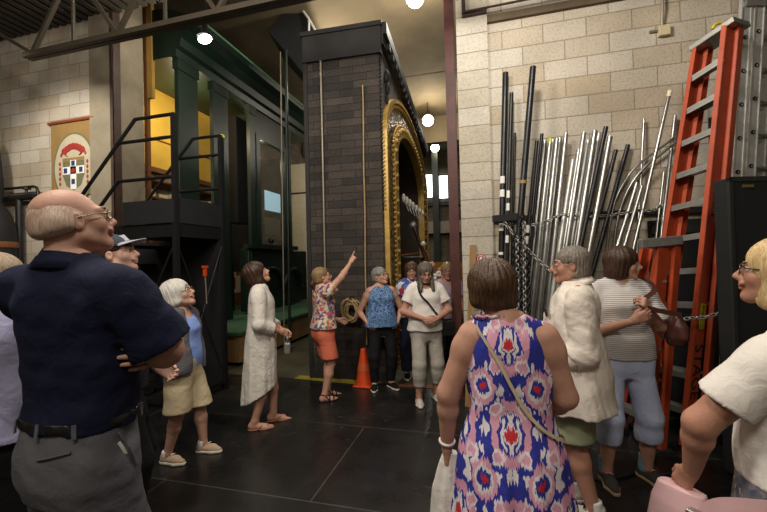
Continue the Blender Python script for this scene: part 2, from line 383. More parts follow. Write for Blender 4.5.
# body: left wall, back wall, top, and the arch wall
MB().box((-TWD, .06, 0), (-TWD+.1, TL, TH-.02)).box((-TWD+.1, TL-.1, 0), (-.12, TL, TH-.02)).box((-TWD+.1, .06, TH-.1), (-.12, TL-.1, TH-.02)).build('carcass', M_inner, TW)
def arch_pts(y0, y1, zs, rv, n=28): 
    c = (y0+y1)/2; rh = (y1-y0)/2
    return [(y0, 0.0)] + [(c-rh*math.cos(PI*i/n), zs+rv*math.sin(PI*i/n)) for i in range(n+1)] + [(y1, 0.0)]
inn = arch_pts(1.02, 5.0, 3.32, .74); out = arch_pts(.06, 6.02, 3.5, 1.09)
def ring(name, A, B, x0, x1, m_):
    n = len(A); vs = []; fs = []
    for (y, z) in A: vs.append(V(x0, y, z))
    for (y, z) in B: vs.append(V(x0, y, z))
    for (y, z) in A: vs.append(V(x1, y, z))
    for (y, z) in B: vs.append(V(x1, y, z))
    for i in range(n-1):
        fs += [(i, i+1, n+i+1, n+i), (2*n+i, 3*n+i, 3*n+i+1, 2*n+i+1), (i, 2*n+i, 2*n+i+1, i+1), (n+i, n+i+1, 3*n+i+1, 3*n+i)]
    return MB().add(vs, fs).build(name, m_, TW)
n_ = len(out); box_o = []
for (y, z) in out:
    t = TH-.04 if z > 3.4 else z
    box_o.append((y, t))
ring('spandrel_panel', out, box_o, -.10, -.005, M_greyb)
def lerp(A, B, t): return [(a[0]+(b[0]-a[0])*t, a[1]+(b[1]-a[1])*t) for a, b in zip(A, B)]
m_, nt, b = nodes('ornate_gilding')
v = tc(nt, (1, 1, 1)); vo = N(nt, 'ShaderNodeTexVoronoi', i_Scale=15.0, feature='SMOOTH_F1'); L(nt, v, vo.inputs['Vector'])
r_ = ramp(nt, [(.08, srgb(198, 166, 98)), (.38, srgb(136, 114, 74)), (.66, srgb(48, 42, 34))]); L(nt, vo.outputs['Distance'], r_.inputs[0]); L(nt, r_.outputs[0], b.inputs['Base Color'])
b.inputs['Metallic'].default_value = .45; b.inputs['Roughness'].default_value = .42
iv = N(nt, 'ShaderNodeMath', operation='SUBTRACT', i_0=1.0); L(nt, vo.outputs['Distance'], iv.inputs[1]); bump(nt, b, iv.outputs[0], 1.0, .05)
M_orn = m_
M_gold = mat('gilt', srgb(188, 152, 76), .42, .22, var=.3, scale=10, bmp=.2, bscale=30)
ring('ornate_band', lerp(out, inn, .10), lerp(out, inn, .74), -.10, .02, M_orn)
ring('outer_moulding', out, lerp(out, inn, .10), -.10, .06, M_gold)
ring('inner_moulding', lerp(out, inn, .72), inn, -.10, .05, M_gold)
ring('reveal', inn, lerp(inn, out, .04), -.95, -.10, mat('dull_gilt', srgb(58, 46, 28), .6, .1, var=.3))
def bead_row(name, A, x, rad, gap):
    m = MB(); pts = [V(x, y, z) for y, z in A]; acc = 0; nxt = 0
    for p, q in zip(pts, pts[1:]):
        l = (q-p).length
        while nxt <= acc + l:
            c = p + (q-p)*((nxt-acc)/l)
            m.ball(c, rad, 5); nxt += gap
        acc += l
    return m.build(name, M_gold, TW)
tag(bead_row('bead_moulding', lerp(out, inn, .17), .02, .034, .085), kind='stuff')
tag(bead_row('bead_moulding', lerp(out, inn, .68), .02, .03, .075), kind='stuff')
tag(bead_row('rosette_row', lerp(out, inn, .80), .05, .04, .2), kind='stuff')
# cornice along the top of the arch side
MB().box((-.1, 0, TH-.16), (.10, TL, TH)).box((-.1, 0, TH-.30), (.05, TL, TH-.16)).build('cornice', M_dark, TW)
m = MB(); y = .25
while y < TL: m.box((-.05, y, TH-.26), (.095, y+.10, TH-.17)); y += .28
m.build('dentils', M_dark, TW)
m = MB().ball((.02, .35, 4.38), .09, 8, (.5, .8, 1)).ball((.02, .38, 4.2), .07, 8, (.5, .7, 1.4)).ball((.02, .33, 4.02), .05, 8, (.5, .7, 1.5)).ball((.02, .28, 4.3), .05, 8, (.5, .9, 1)).ball((.02, .47, 4.25), .05, 8, (.5, .9, 1))
m.build('carved_drop', M_dark, TW)
m = MB(); z = 2.4
while z < TH-.4: m.ball((.0, -.002, z), .018, 5); z += .055
tag(m.build('edge_beading', M_dark, TW), kind='stuff')

def onT(px, py):  # point on the front face of the tower (world)
    nrm = Matrix.Rotation(R(3), 3, 'Z') @ V(0, 1, 0); r = ray(px, py); p0 = V(C0.x, C0.y, 0)-nrm*.045
    return EYE + r*((p0-EYE).dot(nrm)/r.dot(nrm))
p, q = onT(320.5, 52), onT(325, 268)
cdt = empty('conduit_run', (q.x, q.y, q.z)); tag(cdt, 'thin grey conduit ending in a small box on the stone tower front', 'conduit')
MB().tube([(0, 0, 0), (p.x-q.x, p.y-q.y, TH-.45-q.z)], .014).build('pipe', M_conduit, cdt)
MB().box((-.03, -.02, -.13), (.03, .03, 0)).build('outlet_box', M_alud, cdt, .004)
p, q = onT(362.6, 85), onT(366.8, 345)
rp = MB().tube([p + (q-p)*(i/12) + V(.004*math.sin(i*1.3), 0, 0) for i in range(13)], .011, 8).build('hanging_rope', M_rope); tag(rp, 'thin tan rope hanging straight down the stone tower front', 'rope')
p = onT(353, 308)
cr = empty('rope_coil', (p.x, p.y-.05, p.z)); tag(cr, 'coil of tan rope hung on the stone tower between two women', 'rope')
rnd = random.Random(3)
for k in range(8):
    ax, az, dx, dz, th = .085+rnd.uniform(-.02, .03), .125+rnd.uniform(-.03, .03), rnd.uniform(-.03, .04), rnd.uniform(-.05, .0), rnd.uniform(-.3, .3)
    pts = [V(dx + ax*math.cos(t)*math.cos(th)-az*math.sin(t)*math.sin(th), -.008*k+rnd.uniform(-.008, .008), dz + az*math.sin(t)*math.cos(th)+ax*math.cos(t)*math.sin(th)) for t in [2*PI*i/28 for i in range(28)]]
    MB().tube(pts, .011, 6, closed=True).build('loop', M_rope, cr)
MB().tube([(0, .06, .15), (0, -.08, .16)], .012).build('peg', M_blk, cr)

p = G(366, 385)
cn = empty('traffic_cone', (p.x-.02, p.y-.02, 0)); tag(cn, 'orange traffic cone against the tower behind the woman in blue', 'cone')
MB().box((-.125, -.125, 0), (.125, .125, .025)).build('base', M_cone, cn, .01)
MB().lathe([(.115, .025), (.108, .05), (.04, .46), (.034, .49), (.025, .492), (.02, .47)], 28).build('cone_body', M_cone, cn)
MB().lathe([(.0885, .2), (.071, .3)], 28).build('worn_band', mat('worn_orange', srgb(200, 92, 50), .6), cn)

# yellow floor tape along the tower foot
p, q = G(297, 377), G(364, 383)
tp = MB().bar(V(p.x, p.y, .003), V(q.x, q.y, .003), .16, .004).build('floor_tape', mat('yellow_floor_paint', srgb(150, 140, 40), .6, var=.3, scale=8)); tag(tp, 'wide yellow stripe on the floor along the foot of the tower', 'stripe')
p, q = G(392, 385), G(443, 388)
tp = MB().bar(V(p.x, p.y, .004), V(q.x, q.y, .004), .10, .006).build('floor_strip', mat('brown_floor_strip', srgb(120, 74, 40), .6, var=.3, scale=8)); tag(tp, 'narrow brown wooden strip set in the floor behind the woman in white tee', 'stripe')

# things stored inside the arch
p = at(412, 207, 7.4)
wg = empty('silver_wing', (p.x, p.y, p.z)); tag(wg, 'silver feathered wing prop hanging in the dark of the arch', 'prop')
m = MB()
for k in range(7):
    t = k/6; m.ball((-.16+.34*t, .02*k, .18-.30*t), .06, 8, (.7, .35, 1.5-.5*t))
m.build('feather_body', mat('silver_leaf', srgb(178, 174, 164), .45, .3, bmp=.6, bscale=30), wg)
m = MB()
for k in range(6): m.bar((-.12+.06*k, -.03, .1-.05*k), (-.06+.06*k, -.03, -.08-.05*k), .035, .01)
m.build('feather_tips', MATS['silver_leaf'], wg)
p, q = at(410, 215, 7.2), G(432, 384)
pl = empty('prop_stand', (q.x-.35, q.y+1.4, 0)); tag(pl, 'dark slanted prop pole with bright finials inside the arch', 'prop')
o_ = V(q.x-.35, q.y+1.4, 0)
p = at(413, 225, 7.6)-o_; q = at(427, 262, 7.2)-o_
MB().tube([p, q], .035).tube([q, V(q.x, q.y, 0)], .05).build('pole', mat('dark_mahogany', srgb(52, 24, 18), .4), pl)
MB().ball(p, .07, 10).build('finial', M_alu, pl); MB().ball(p+(q-p)*.6+V(.05, -.05, .05), .05, 10).build('finial', M_white, pl)
p = at(410, 258, 8.3)
sh_ = empty('tray_rack', (p.x, p.y, 0)); tag(sh_, 'black rack holding flat silver trays inside the arch', 'rack')
MB().box((-.28, -.15, 0), (-.25, .15, p.z)).box((.25, -.15, 0), (.28, .15, p.z)).box((-.28, -.15, .5), (.28, .15, .53)).box((-.28, -.15, p.z-.03), (.28, .15, p.z)).build('frame', M_blk, sh_)
MB().lathe([(.0001, 0), (.17, 0), (.2, .025), (.195, .028), (.165, .01), (.0001, .01)], 24, Matrix.Translation((.03, 0, p.z))).build('tray', M_alu, sh_)
MB().bar((-.24, -.1, p.z+.06), (.2, .05, p.z+.11), .05, .03).box((-.24, -.12, p.z), (-.2, -.08, p.z+.07)).build('bar', M_wood, sh_)

# ------------------------------------------------------------------ dark green tram set
TR = empty('tram_car', (-5.0, 5.0, 0)); tag(TR, 'dark green tram car with a long roof standing behind the stair tower', 'tram')
tz = lambda px, py: onX(px, py, -5.0)
def gpost(y0, y1, nm='post', z0=.55, z1=5.2, dx=.08): 
    return MB().box((-dx, y0-5, z0), (0, y1-5, z1)).box((-dx-.02, y0-5-.02, z0), (.02, y1-5+.02, z0+.25)).box((-dx-.02, y0-5-.02, z1-.18), (.02, y1-5+.02, z1)).build(nm, M_green, TR)
gpost(5.4, 5.86); gpost(6.26, 6.70); gpost(7.44, 7.66); gpost(9.02, 9.28)
# roof: profile in (x,z) swept along y
prof = [(-1.3, 5.2), (.03, 5.2), (.05, 5.32), (.12, 5.36), (.14, 5.5), (.26, 5.62), (.40, 5.70), (.42, 5.80), (.36, 5.84), (-.2, 6.05), (-1.3, 6.1)]
vs = []; fs = []; ns = len(prof); ys = [5.32, 5.9, 8.5, 10.3]
for y in ys: vs += [V(x, y-5, z) for x, z in prof]
for i in range(len(ys)-1):
    for k in range(ns): fs.append((i*ns+k, i*ns+(k+1) % ns, (i+1)*ns+(k+1) % ns, (i+1)*ns+k))
fs += [tuple(range(ns))[::-1], tuple(range((len(ys)-1)*ns, len(ys)*ns))]
MB().add(vs, fs).build('roof', M_green, TR)
MB().box((.40, 0.34, 5.80), (.43, 5.3, 5.84)).build('gutter_highlight', mat('lit_edge_green', srgb(96, 146, 108), .4), TR)  # lamplit roof edge painted in as a lighter green strip
# glazed door bay
za, zb = tz(262, 136).z, tz(262, 250).z
MB().box((-.10, 2.66, zb-.9), (-.02, 4.02, zb)).build('bay_panel', M_green, TR)
MB().box((-.10, 2.66, za), (-.02, 4.02, 5.2)).build('header_panel', M_green, TR)
MB().box((-.10, 2.66, zb), (.02, 2.80, za)).box((-.10, 3.90, zb), (.02, 4.02, za)).box((-.10, 2.80, za-.10), (.02, 3.90, za)).box((-.10, 2.80, zb), (.04, 3.90, zb+.08)).build('window_frame', M_green, TR)
gm, nt, b = nodes('window_glass'); b.inputs['Base Color'].default_value = (.6, .62, .6, 1); b.inputs['Roughness'].default_value = .04; b.inputs['Transmission Weight'].default_value = .96; b.inputs['IOR'].default_value = 1.35
MB().box((-.05, 2.80, zb+.08), (-.045, 3.90, za-.10)).build('window_pane', gm, TR)
MB().box((-.95, 2.7, zb-.5), (-.9, 4.0, za)).build('inner_partition', mat('brown_partition', srgb(44, 34, 28), .6, var=.3), TR)
p, q = onX(265, 190, -5.6), onX(280.5, 213, -5.6)
MB().box((-.62, p.y-5, q.z), (-.6, q.y-5, p.z)).build('blue_pane', emis('pale_blue_emission', srgb(170, 205, 220), .9), TR)  # pale blue emissive rectangle behind the window glass
p, q = onX(265, 217, -5.6), onX(280.5, 236, -5.6)
MB().box((-.62, p.y-5, q.z), (-.6, q.y-5, p.z)).build('notice', M_cream, TR)
# lower hull with curved guards
MB().box((-.30, 2.4, .6), (-.05, 5.2, 2.0)).build('hull', M_green, TR, .03)
for (yy, r_) in ((3.2, .55), (4.3, .5)):
    MB().tube([(.02, yy+r_*math.cos(t), 1.0+r_*math.sin(t)) for t in [PI*i/16 for i in range(17)]], .05, 8).build('guard', M_green, TR)
MB().box((-.12, 2.3, 2.0), (.10, 4.4, 2.1)).build('ledge', M_green, TR)
MB().ball((.08, 3.1, 2.2), .07, 10).build('lamp_housing', M_blk, TR); MB().ball((.08, 3.9, 2.2), .05, 10).build('lamp_housing', M_blk, TR)
# stage platform under it
p1 = G(226, 331, .55)
PF = empty('tram_platform', (-5.0, 5.2, 0)); tag(PF, 'low platform with a green top and bare wood edge under the tram', 'platform')
MB().box((-1.6, .2, .06), (1.1, 6.0, .50)).build('riser', M_plank, PF)
MB().box((-1.6, .15, .50), (1.14, 6.0, .55)).build('deck', M_greenl, PF)
p, q = onY(289, 165, 11.6), onY(305, 262, 11.6)
ed = empty('tram_end_door', (p.x, 11.6, 0)); tag(ed, 'pale cream door leaf seen between the tram and the stone tower', 'door')
MB().box((-.1, 0, .0), (q.x-p.x+.5, .05, p.z)).build('leaf', M_cream, ed); MB().box((-.12, -.02, p.z-1.0), (q.x-p.x+.5, .0, p.z-.95)).build('rail', M_blk, ed)
# dark and pale things seen between the posts
cb = MB().box((-5.65, 7.45, 2.6), (-5.35, 8.0, 5.0)).build('black_drape', M_inner); tag(cb, 'black drape bundle hanging between the tram posts', 'drape')
m = empty('fluorescent_tube', (-5.9, 7.95, 2.9)); tag(m, 'upright white tube lamp glowing dimly between the tram posts', 'lamp')
MB().tube([(0, 0, .6), (0, 0, 1.7)], .02).build('tube', emis('tube_white', (1, .95, .85), .8), m); MB().box((-.03, -.03, -2.35), (.03, .03, .6)).build('stem', M_blk, m)
# panelled wall with yellow panels, brightened by an added light
WX = -6.65
ST(MB().box((WX-.3, 5.1, 0), (WX-.02, 17.5, 6.6)).build('wall_back_left', M_blockd))
PN = empty('wood_wall_panel', (WX, 5.2, 0)); tag(PN, 'brown wooden partition with bright yellow panels behind the stair tower', 'partition')
MB().box((-.02, .1, 5.42), (.03, 4.5, 6.5)).box((-.02, .1, 3.62), (.05, 4.5, 3.72)).box((-.02, .1, .0), (.03, 4.5, 3.0)).build('wood_boards', mat('warm_brown_board', srgb(120, 78, 48), .6, var=.2, scale=4, stretch=(1, 6, 1)), PN)
for k, (y0, y1) in enumerate(((.1, 1.1), (1.16, 2.2), (2.26, 3.2), (3.26, 4.5))):
    MB().box((-.02, y0, 3.72), (.02, y1, 5.42)).build('yellow_panel', M_yel, PN)
MB().box((-.02, .1, 5.40), (.06, 4.5, 5.46)).box((-.02, .1, 4.30), (.035, 4.5, 4.33)).box((.02, 1.1, 3.72), (.035, 1.16, 5.42)).box((.02, 2.2, 3.72), (.035, 2.26, 5.42)).build('batten', M_wood, PN)
MB().tube([(.10, .1, 5.55), (.10, 3.5, 5.55)], .02).tube([(.10, .1, 5.47), (.10, 3.5, 5.47)], .02).build('rail', M_blk, PN)
m = MB().box((0, .1, 3.0), (.35, 4.0, 3.04)).box((0, .1, 3.35), (.35, 4.0, 3.38)); m.build('shelf', M_wood, PN)
m = MB()
for k in range(9): m.box((.05, .2+.3*k, 3.04), (.3, .42+.3*k, 3.12+.03*(k % 3)))
tag(m.build('shelf_contents', M_cream, PN), kind='stuff')
p, q = onX(231, 262, WX+.03), onX(241, 292, WX+.03)
po = empty('poster', (WX+.02, p.y, q.z)); tag(po, 'pale poster with red patches on the brown partition behind the stair tower', 'poster')
MB().box((0, 0, 0), (.015, q.y-p.y, p.z-q.z)).build('sheet', M_cream, po)
MB().box((.015, .1, .1), (.02, .4*(q.y-p.y), .5*(p.z-q.z))).build('red_patch', M_cr, po); MB().box((.015, .5*(q.y-p.y), .55*(p.z-q.z)), (.02, .85*(q.y-p.y), .9*(p.z-q.z))).build('red_patch', M_cr, po)
# board standing in the jamb
a = onX(148, 60, XL+.08)
jbm = empty('jamb_board', (onY(148, 60, 5.3).x, 5.3, 0)); tag(jbm, 'tall brown and yellow timber set edge beside the concrete pier', 'board')
MB().box((-.10, 0, 0), (-.03, .06, 6.5)).build('brown_board', mat('orange_brown', srgb(110, 66, 34), .6, var=.25), jbm)
MB().box((-.03, 0, 4.55), (.08, .06, 6.4)).build('yellow_board', mat('ochre_board', srgb(168, 132, 64), .6), jbm)

# black hopper-like bin hung high beside the tower
D0 = 7.6
poly = [(268, 31), (284, 11), (301, 4), (316, 33), (309, 80), (286, 52)]
pp = [at(x, y, D0) for x, y in poly]; c0 = at(295, 40, D0)
hp = empty('hanging_bin', c0); tag(hp, 'big black angular bin hanging above the tower corner', 'bin')
m = MB(); n = len(pp); dv = V(-.25, 1.1, 0)
m.add([q-c0 for q in pp] + [q-c0+dv for q in pp], [tuple(range(n)), tuple(range(2*n-1, n-1, -1))] + [((i+1) % n, i, i+n, (i+1) % n+n) for i in range(n)])
m.build('shell', M_blkm, hp)
q = [at(x, y, D0-.06)-c0 for x, y in ((298, 4), (309, 19), (317, 33), (309, 34))]
MB().tube([q[0], q[1], q[2]], .022).tube([q[1], q[3]], .022).build('white_pipe', M_white, hp)
# poles in front of the tram
for (px, pt, lab) in ((287, 50, 'slim grey upright pole before the tram window, the taller one'), (281.5, 52, 'thin upright pole just left of the taller grey pole')):
    b_ = G(px+3, 352); t_ = onY(px-1, pt, b_.y)
    tag(MB().tube([V(b_.x, b_.y, 0), V(t_.x, b_.y, t_.z)], .028 if px > 285 else .013, 10).build('upright_pole', M_green if px > 285 else M_conduit), lab, 'pole')

# ------------------------------------------------------------------ wheeled stair tower
SX, SY0, SY1, SXL = -3.42, 3.62, 4.42, -4.2
ZD = 2.15
SS = empty('stair_tower', (SX, SY0, 0)); tag(SS, 'black steel access stair with braced tower and handrails', 'stairs')
def sbar(name, pts, w=.045, rnd_=True):
    m = MB()
    for p, q in pts:
        p = Vector(p)-V(SX, SY0, 0); q = Vector(q)-V(SX, SY0, 0)
        (m.tube([p, q], w/2, 8) if rnd_ else m.bar(p, q, w))
    return m.build(name, M_blk, SS)
for (x, y, t) in ((SX, SY0, 3.40), (SX, SY1, 3.40), (SXL, SY0, ZD), (SXL, SY1, ZD)):
    sbar('post', [((x, y, .0), (x, y, t))], .055, False)
sbar('base_frame', [((SX, SY0, .1), (SX, SY1, .1)), ((SXL, SY0, .1), (SX, SY0, .1)), ((SXL, SY1, .1), (SX, SY1, .1)), ((SXL, SY0, .1), (SXL, SY1, .1))], .05, False)
MB().box((SXL-SX, 0, ZD-.16), (0, SY1-SY0, ZD)).build('deck', M_blk, SS)
MB().box((SXL-SX+.05, -.03, ZD), (0, -.01, ZD+.27)).box((-.02, 0, ZD), (.01, SY1-SY0, ZD+.3)).build('kick_plate', mat('dark_grey_plate', srgb(40, 41, 44), .45), SS)
sbar('brace', [((SX, SY0, .15), (SX, SY1, 1.95)), ((SX, SY1, .15), (SX, SY0, 1.95))], .016)
sbar('brace', [((SXL, SY0, .5), (SX, SY0, 1.95)), ((SX, SY0, .5), (SXL, SY0, 1.95))], .022)
def hrail(y, nm):
    xa = onY(135, 117, SY0).x if y == SY0 else onY(193, 143, SY1).x
    for (zt, lab, e) in ((3.40, 'handrail', xa), (3.14, 'mid_rail', xa-.26), (2.68, 'lower_rail', xa-.27)):
        sbar(lab, [((SX, y, zt), (e, y, zt))]+([((e, y, zt), (e-(zt-1.05), y, 1.05))] if lab != 'mid_rail' else []), .042)
hrail(SY0, 'near'); hrail(SY1, 'far')
m = MB()
for k in range(9): m.box((SXL-SX-.27*(k+1), .02, ZD-.23*(k+1)-.03), (SXL-SX-.27*k+.02, SY1-SY0-.02, ZD-.23*(k+1)))
m.build('tread', M_blk, SS)
MB().bar((SXL-SX, .01, ZD-.08), (SXL-SX-2.55, .01, 0.03), .03, .2).bar((SXL-SX, SY1-SY0-.01, ZD-.08), (SXL-SX-2.55, SY1-SY0-.01, 0.03), .03, .2).build('stringer', M_blk, SS)
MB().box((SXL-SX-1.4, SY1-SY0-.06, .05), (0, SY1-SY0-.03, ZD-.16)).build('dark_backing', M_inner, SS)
p = onX(205, 268, SX+.01)
cl = empty('spring_clamp', p); tag(cl, 'small orange clamp on the bracing of the stair tower', 'clamp')
MB().box((-.02, -.035, 0), (.02, .035, .03)).box((-.015, -.02, -.1), (.015, .015, 0)).build('jaw', M_cone, cl); MB().tube([(0, .0, -.08), (0, .02, -.45)], .008).build('cord', M_conduit, cl)
p = onX(222, 137, SX)
tag(MB().ball(p, .035, 8, (1, 1.5, 1)).build('yellow_marker', mat('fluorescent_yellow', srgb(196, 200, 40), .5)), 'scrap of fluorescent yellow tape on the stair rail end', 'tape')
# shelf with red boxes behind the white-haired lady
p = onY(154, 296, 3.95)
sfc = empty('steel_shelf', (p.x, 3.95, 0)); tag(sfc, 'black shelf under the stair deck behind the white-haired woman', 'shelf')
zt = p.z-.1
MB().box((-.22, -.18, zt-.04), (.40, .2, zt)).build('shelf_top', M_blk, sfc)
for x in (-.20, .38):
    for y in (-.16, .18): MB().box((x-.015, y-.015, 0), (x+.015, y+.015, zt-.04)).build('leg', M_blk, sfc)
bx = empty('red_toolbox', (p.x+.02, 3.97, zt)); tag(bx, 'red metal toolbox on the black shelf under the stairs', 'toolbox')
MB().box((-.20, -.12, 0), (.20, .12, .2)).build('body', M_red, bx, .01); MB().box((-.02, -.135, .1), (.05, -.12, .16)).build('latch', M_alud, bx)
# ------------------------------------------------------------------ pipes against the right wall
def Gy(px, yb):     # floor point in an image column at a distance from the wall
    lo_, hi_ = 300.0, 700.0
    for _ in range(40):
        m_ = (lo_+hi_)/2
        if G(px, m_).y > yb: lo_ = m_
        else: hi_ = m_
    return G(px, lo_)
def pole(nm, top, bx, lay, r, m_, label, cat, grp):
    """lay: layer away from the wall"""
    T = onY(*top, WY-.03-r-.062*lay); B = Gy(bx, WY-.36-.06*lay)
    o = empty(nm, (B.x, B.y, 0)); tag(o, label, cat, grp)
    d = T-B; MB().tube([(0, 0, .0), d], r, 14).build('tube', m_, o)
    return o, d
bk = [((505.5, 73), 498, 0, .033, 'tallest upright black pipe, nearest the plank'), ((511.5, 93), 503, 1, .022, 'black pipe with white paint scuffs beside the tallest one'),
      ((515, 133), 508, 0, .014, 'thin black rod standing between the thick black pipes'), ((533, 67), 503, 4, .032, 'tall black pipe leaning right with a pale band'),
      ((542, 134), 514, 2, .018, 'short black pipe right of the banded tall one'), ((537, 141), 509, 3, .021, 'scratched dark pipe just right of the banded tall one'),
      ((606, 127), 541, 6, .022, 'dark pipe rising above the right silver bundle'), ((616, 150), 545, 1, .020, 'dark pipe leaning right of the silver bundle, the shorter one'),
      ((628, 145), 551, 0, .022, 'dark pipe leaning furthest right, beside the curved conduit')]
for t, bx, by, r, lab in bk:
    o, d = pole('black_pipe', t, bx, by, r, M_pipeb, lab, 'pipe', 'black pipes leaning on the block wall')
    e = d.normalized()
    if 'pale band' in lab: MB().tube([d*.66, d*.66+e*.035], r+.003, 14).build('pale_band', M_plank, o)
    if 'scuffs' in lab or 'tallest' in lab or 'scratched' in lab:
        for t_ in (.42, .45, .52, .62, .66):
            MB().tube([d*t_+V(-.004, -.005, 0), d*t_+e*(.03+.05*(t_ > .5))+V(-.004, -.005, 0)], r*.97, 10).build('paint_scuff', M_white, o)
words = ['first', 'second', 'third', 'fourth', 'fifth', 'sixth', 'seventh', 'eighth']
lft = [((545, 141), 516), ((550, 143), 520), ((553, 140), 523), ((557, 139), 527), ((560, 138), 530), ((566, 134), 535)]
for k, (t, bx) in enumerate(lft):
    o, d = pole('silver_tube', t, bx, k % 2, .0225+.002*(k % 2), M_zinc, 'silver tube in the left bundle, %s from the black pipes' % words[k], 'tube', 'silver tubes in the left bundle')
    if k == 1: MB().tube([d, d+d.normalized()*.05], .022, 10).build('yellow_end', MATS['fluorescent_yellow'], o)
rgt_ = [((573, 160), 533), ((579, 150), 537), ((584, 133), 539), ((588, 141), 543), ((592, 139), 546), ((595, 131), 549), ((599, 134), 552), ((610, 137), 556)]
for k, (t, bx) in enumerate(rgt_):
    pole('silver_tube', t, bx, 2+k % 3 + (3 if k == 7 else 0), .0235+.002*(k % 2), M_zinc if k % 3 else M_alu, 'silver tube in the right bundle, %s from the left' % words[k], 'tube', 'silver tubes in the right bundle')
for t, bx, by, r, lab in (((644, 119), 628, 0, .013, 'thin pale rod standing alone left of the orange ladders'), ((670, 91), 592, 3, .017, 'long silver tube with a pale tip leaning towards the orange ladder'),
                          ((637, 183), 560, 4, .020, 'thick silver tube crossing behind the curved conduit'), ((642, 186), 570, 5, .017, 'silver tube right beside the thick crossing one'), ((675, 116), 640, 0, .017, 'silver tube just left of the tall orange ladder'),
                          ((664, 172), 634, 0, .013, 'thin grey tube at the foot of the tall orange ladder')):
    o, d = pole('silver_tube', t, bx, by, r, M_zinc, lab, 'tube', 'single tubes beside the ladders')
    e = d.normalized()
    if 'pale tip' in lab: MB().tube([d-e*.06, d+e*.002], r+.003, 12).build('collar', M_cream, o)
def curve_pipe(pts, lab, y):
    P = [onY(a, b, y) for a, b in pts]
    Q = []
    for i in range(len(P)-1):
        p0, p1, p2, p3 = P[max(0, i-1)], P[i], P[i+1], P[min(len(P)-1, i+2)]
        for k in range(6):
            t = k/6; Q.append(.5*((2*p1)+(p2-p0)*t+(2*p0-5*p1+4*p2-p3)*t*t+(3*p1-p0-3*p2+p3)*t**3))
    Q.append(P[-1]); Q.append(V(P[-1].x-.02, y, .0))
    tag(MB().tube(Q, .013, 10).build('curved_conduit', M_zinc), lab, 'conduit', 'bent conduits on the block wall')
curve_pipe([(674, 138), (656, 151), (640, 163), (627, 178), (615, 201), (609, 230), (606, 262)], 'outer bent silver conduit arching against the block wall', 4.50)
curve_pipe([(676, 142), (660, 155), (646, 166), (632, 183), (622, 204), (616, 230), (613, 262)], 'inner bent silver conduit arching against the block wall', 4.46)
# holding rail and chains
def chain(name, pts, label, link_l=.05, r=.006, m_=None, grp=None):
    P = [Vector(p) for p in pts]; m = MB(); k = 0
    for p, q in zip(P, P[1:]):
        d = q-p; n = max(1, int(d.length/(link_l*.72))); e = d.normalized(); s = e.orthogonal().normalized(); s2 = e.cross(s)
        for i in range(n):
            c = p + d*((i+.5)/n); a = s if k % 2 else s2; k += 1
            m.tube([c + e*(link_l/2*math.cos(t)) + a*(link_l*.32*math.sin(t)) for t in [2*PI*j/8 for j in range(8)]], r, 5, closed=True)
    o = m.build(name, m_ or M_alud); tag(o, label, 'chain', grp); return o
def sag(p, q, s, n=8): return [p+(q-p)*(i/n)-V(0, 0, s*4*(i/n)*(1-i/n)) for i in range(n+1)]
a = onY(494, 218, 4.38); b_ = onY(700, 205, 4.38)
tag(MB().bar(V(a.x, WY-.03, a.z), V(3.2, WY-.03, a.z), .05, .06).build('wall_rail', M_blkm), 'dark timber rail along the block wall behind the pipes', 'rail')
chain('steel_chain', sag(onY(495, 218, 4.32), onY(561, 214, 4.24), .10)+sag(onY(561, 214, 4.24), onY(640, 210, 4.25), .04)+sag(onY(640, 210, 4.25), onY(662, 205, 4.3), .03), 'silver chain strung level across the leaning pipes')
chain('steel_chain', sag(onY(504, 222, 4.18), onY(552, 272, 3.95), .03), 'silver chain slanting down across the pipes to the right')
rnd = random.Random(5)
for k, (px, l0, l1) in enumerate(((514, 232, 345), (517, 240, 332), (521, 216, 350), (524, 222, 340), (528, 250, 338))):
    lab = ('hanging chain nearest the thin black rod', 'short hanging chain beside the first one', 'longest of the chains hanging before the pipes', 'hanging chain right of the longest one', 'rightmost of the chains hanging before the pipes')[k]
    chain('hanging_chain', [onY(px, l0, 4.12-.02*k), onY(px+1, l1, 4.12-.02*k)], lab, .055, .007, M_alud if k % 2 else M_blk, 'chains hanging before the pipes')
hk = MB().bar(onY(493, 219, 4.3), onY(524, 216, 4.2), .05, .07).build('pipe_bracket', M_blkm); tag(hk, 'dark bracket holding the upright black pipes to the wall', 'bracket')

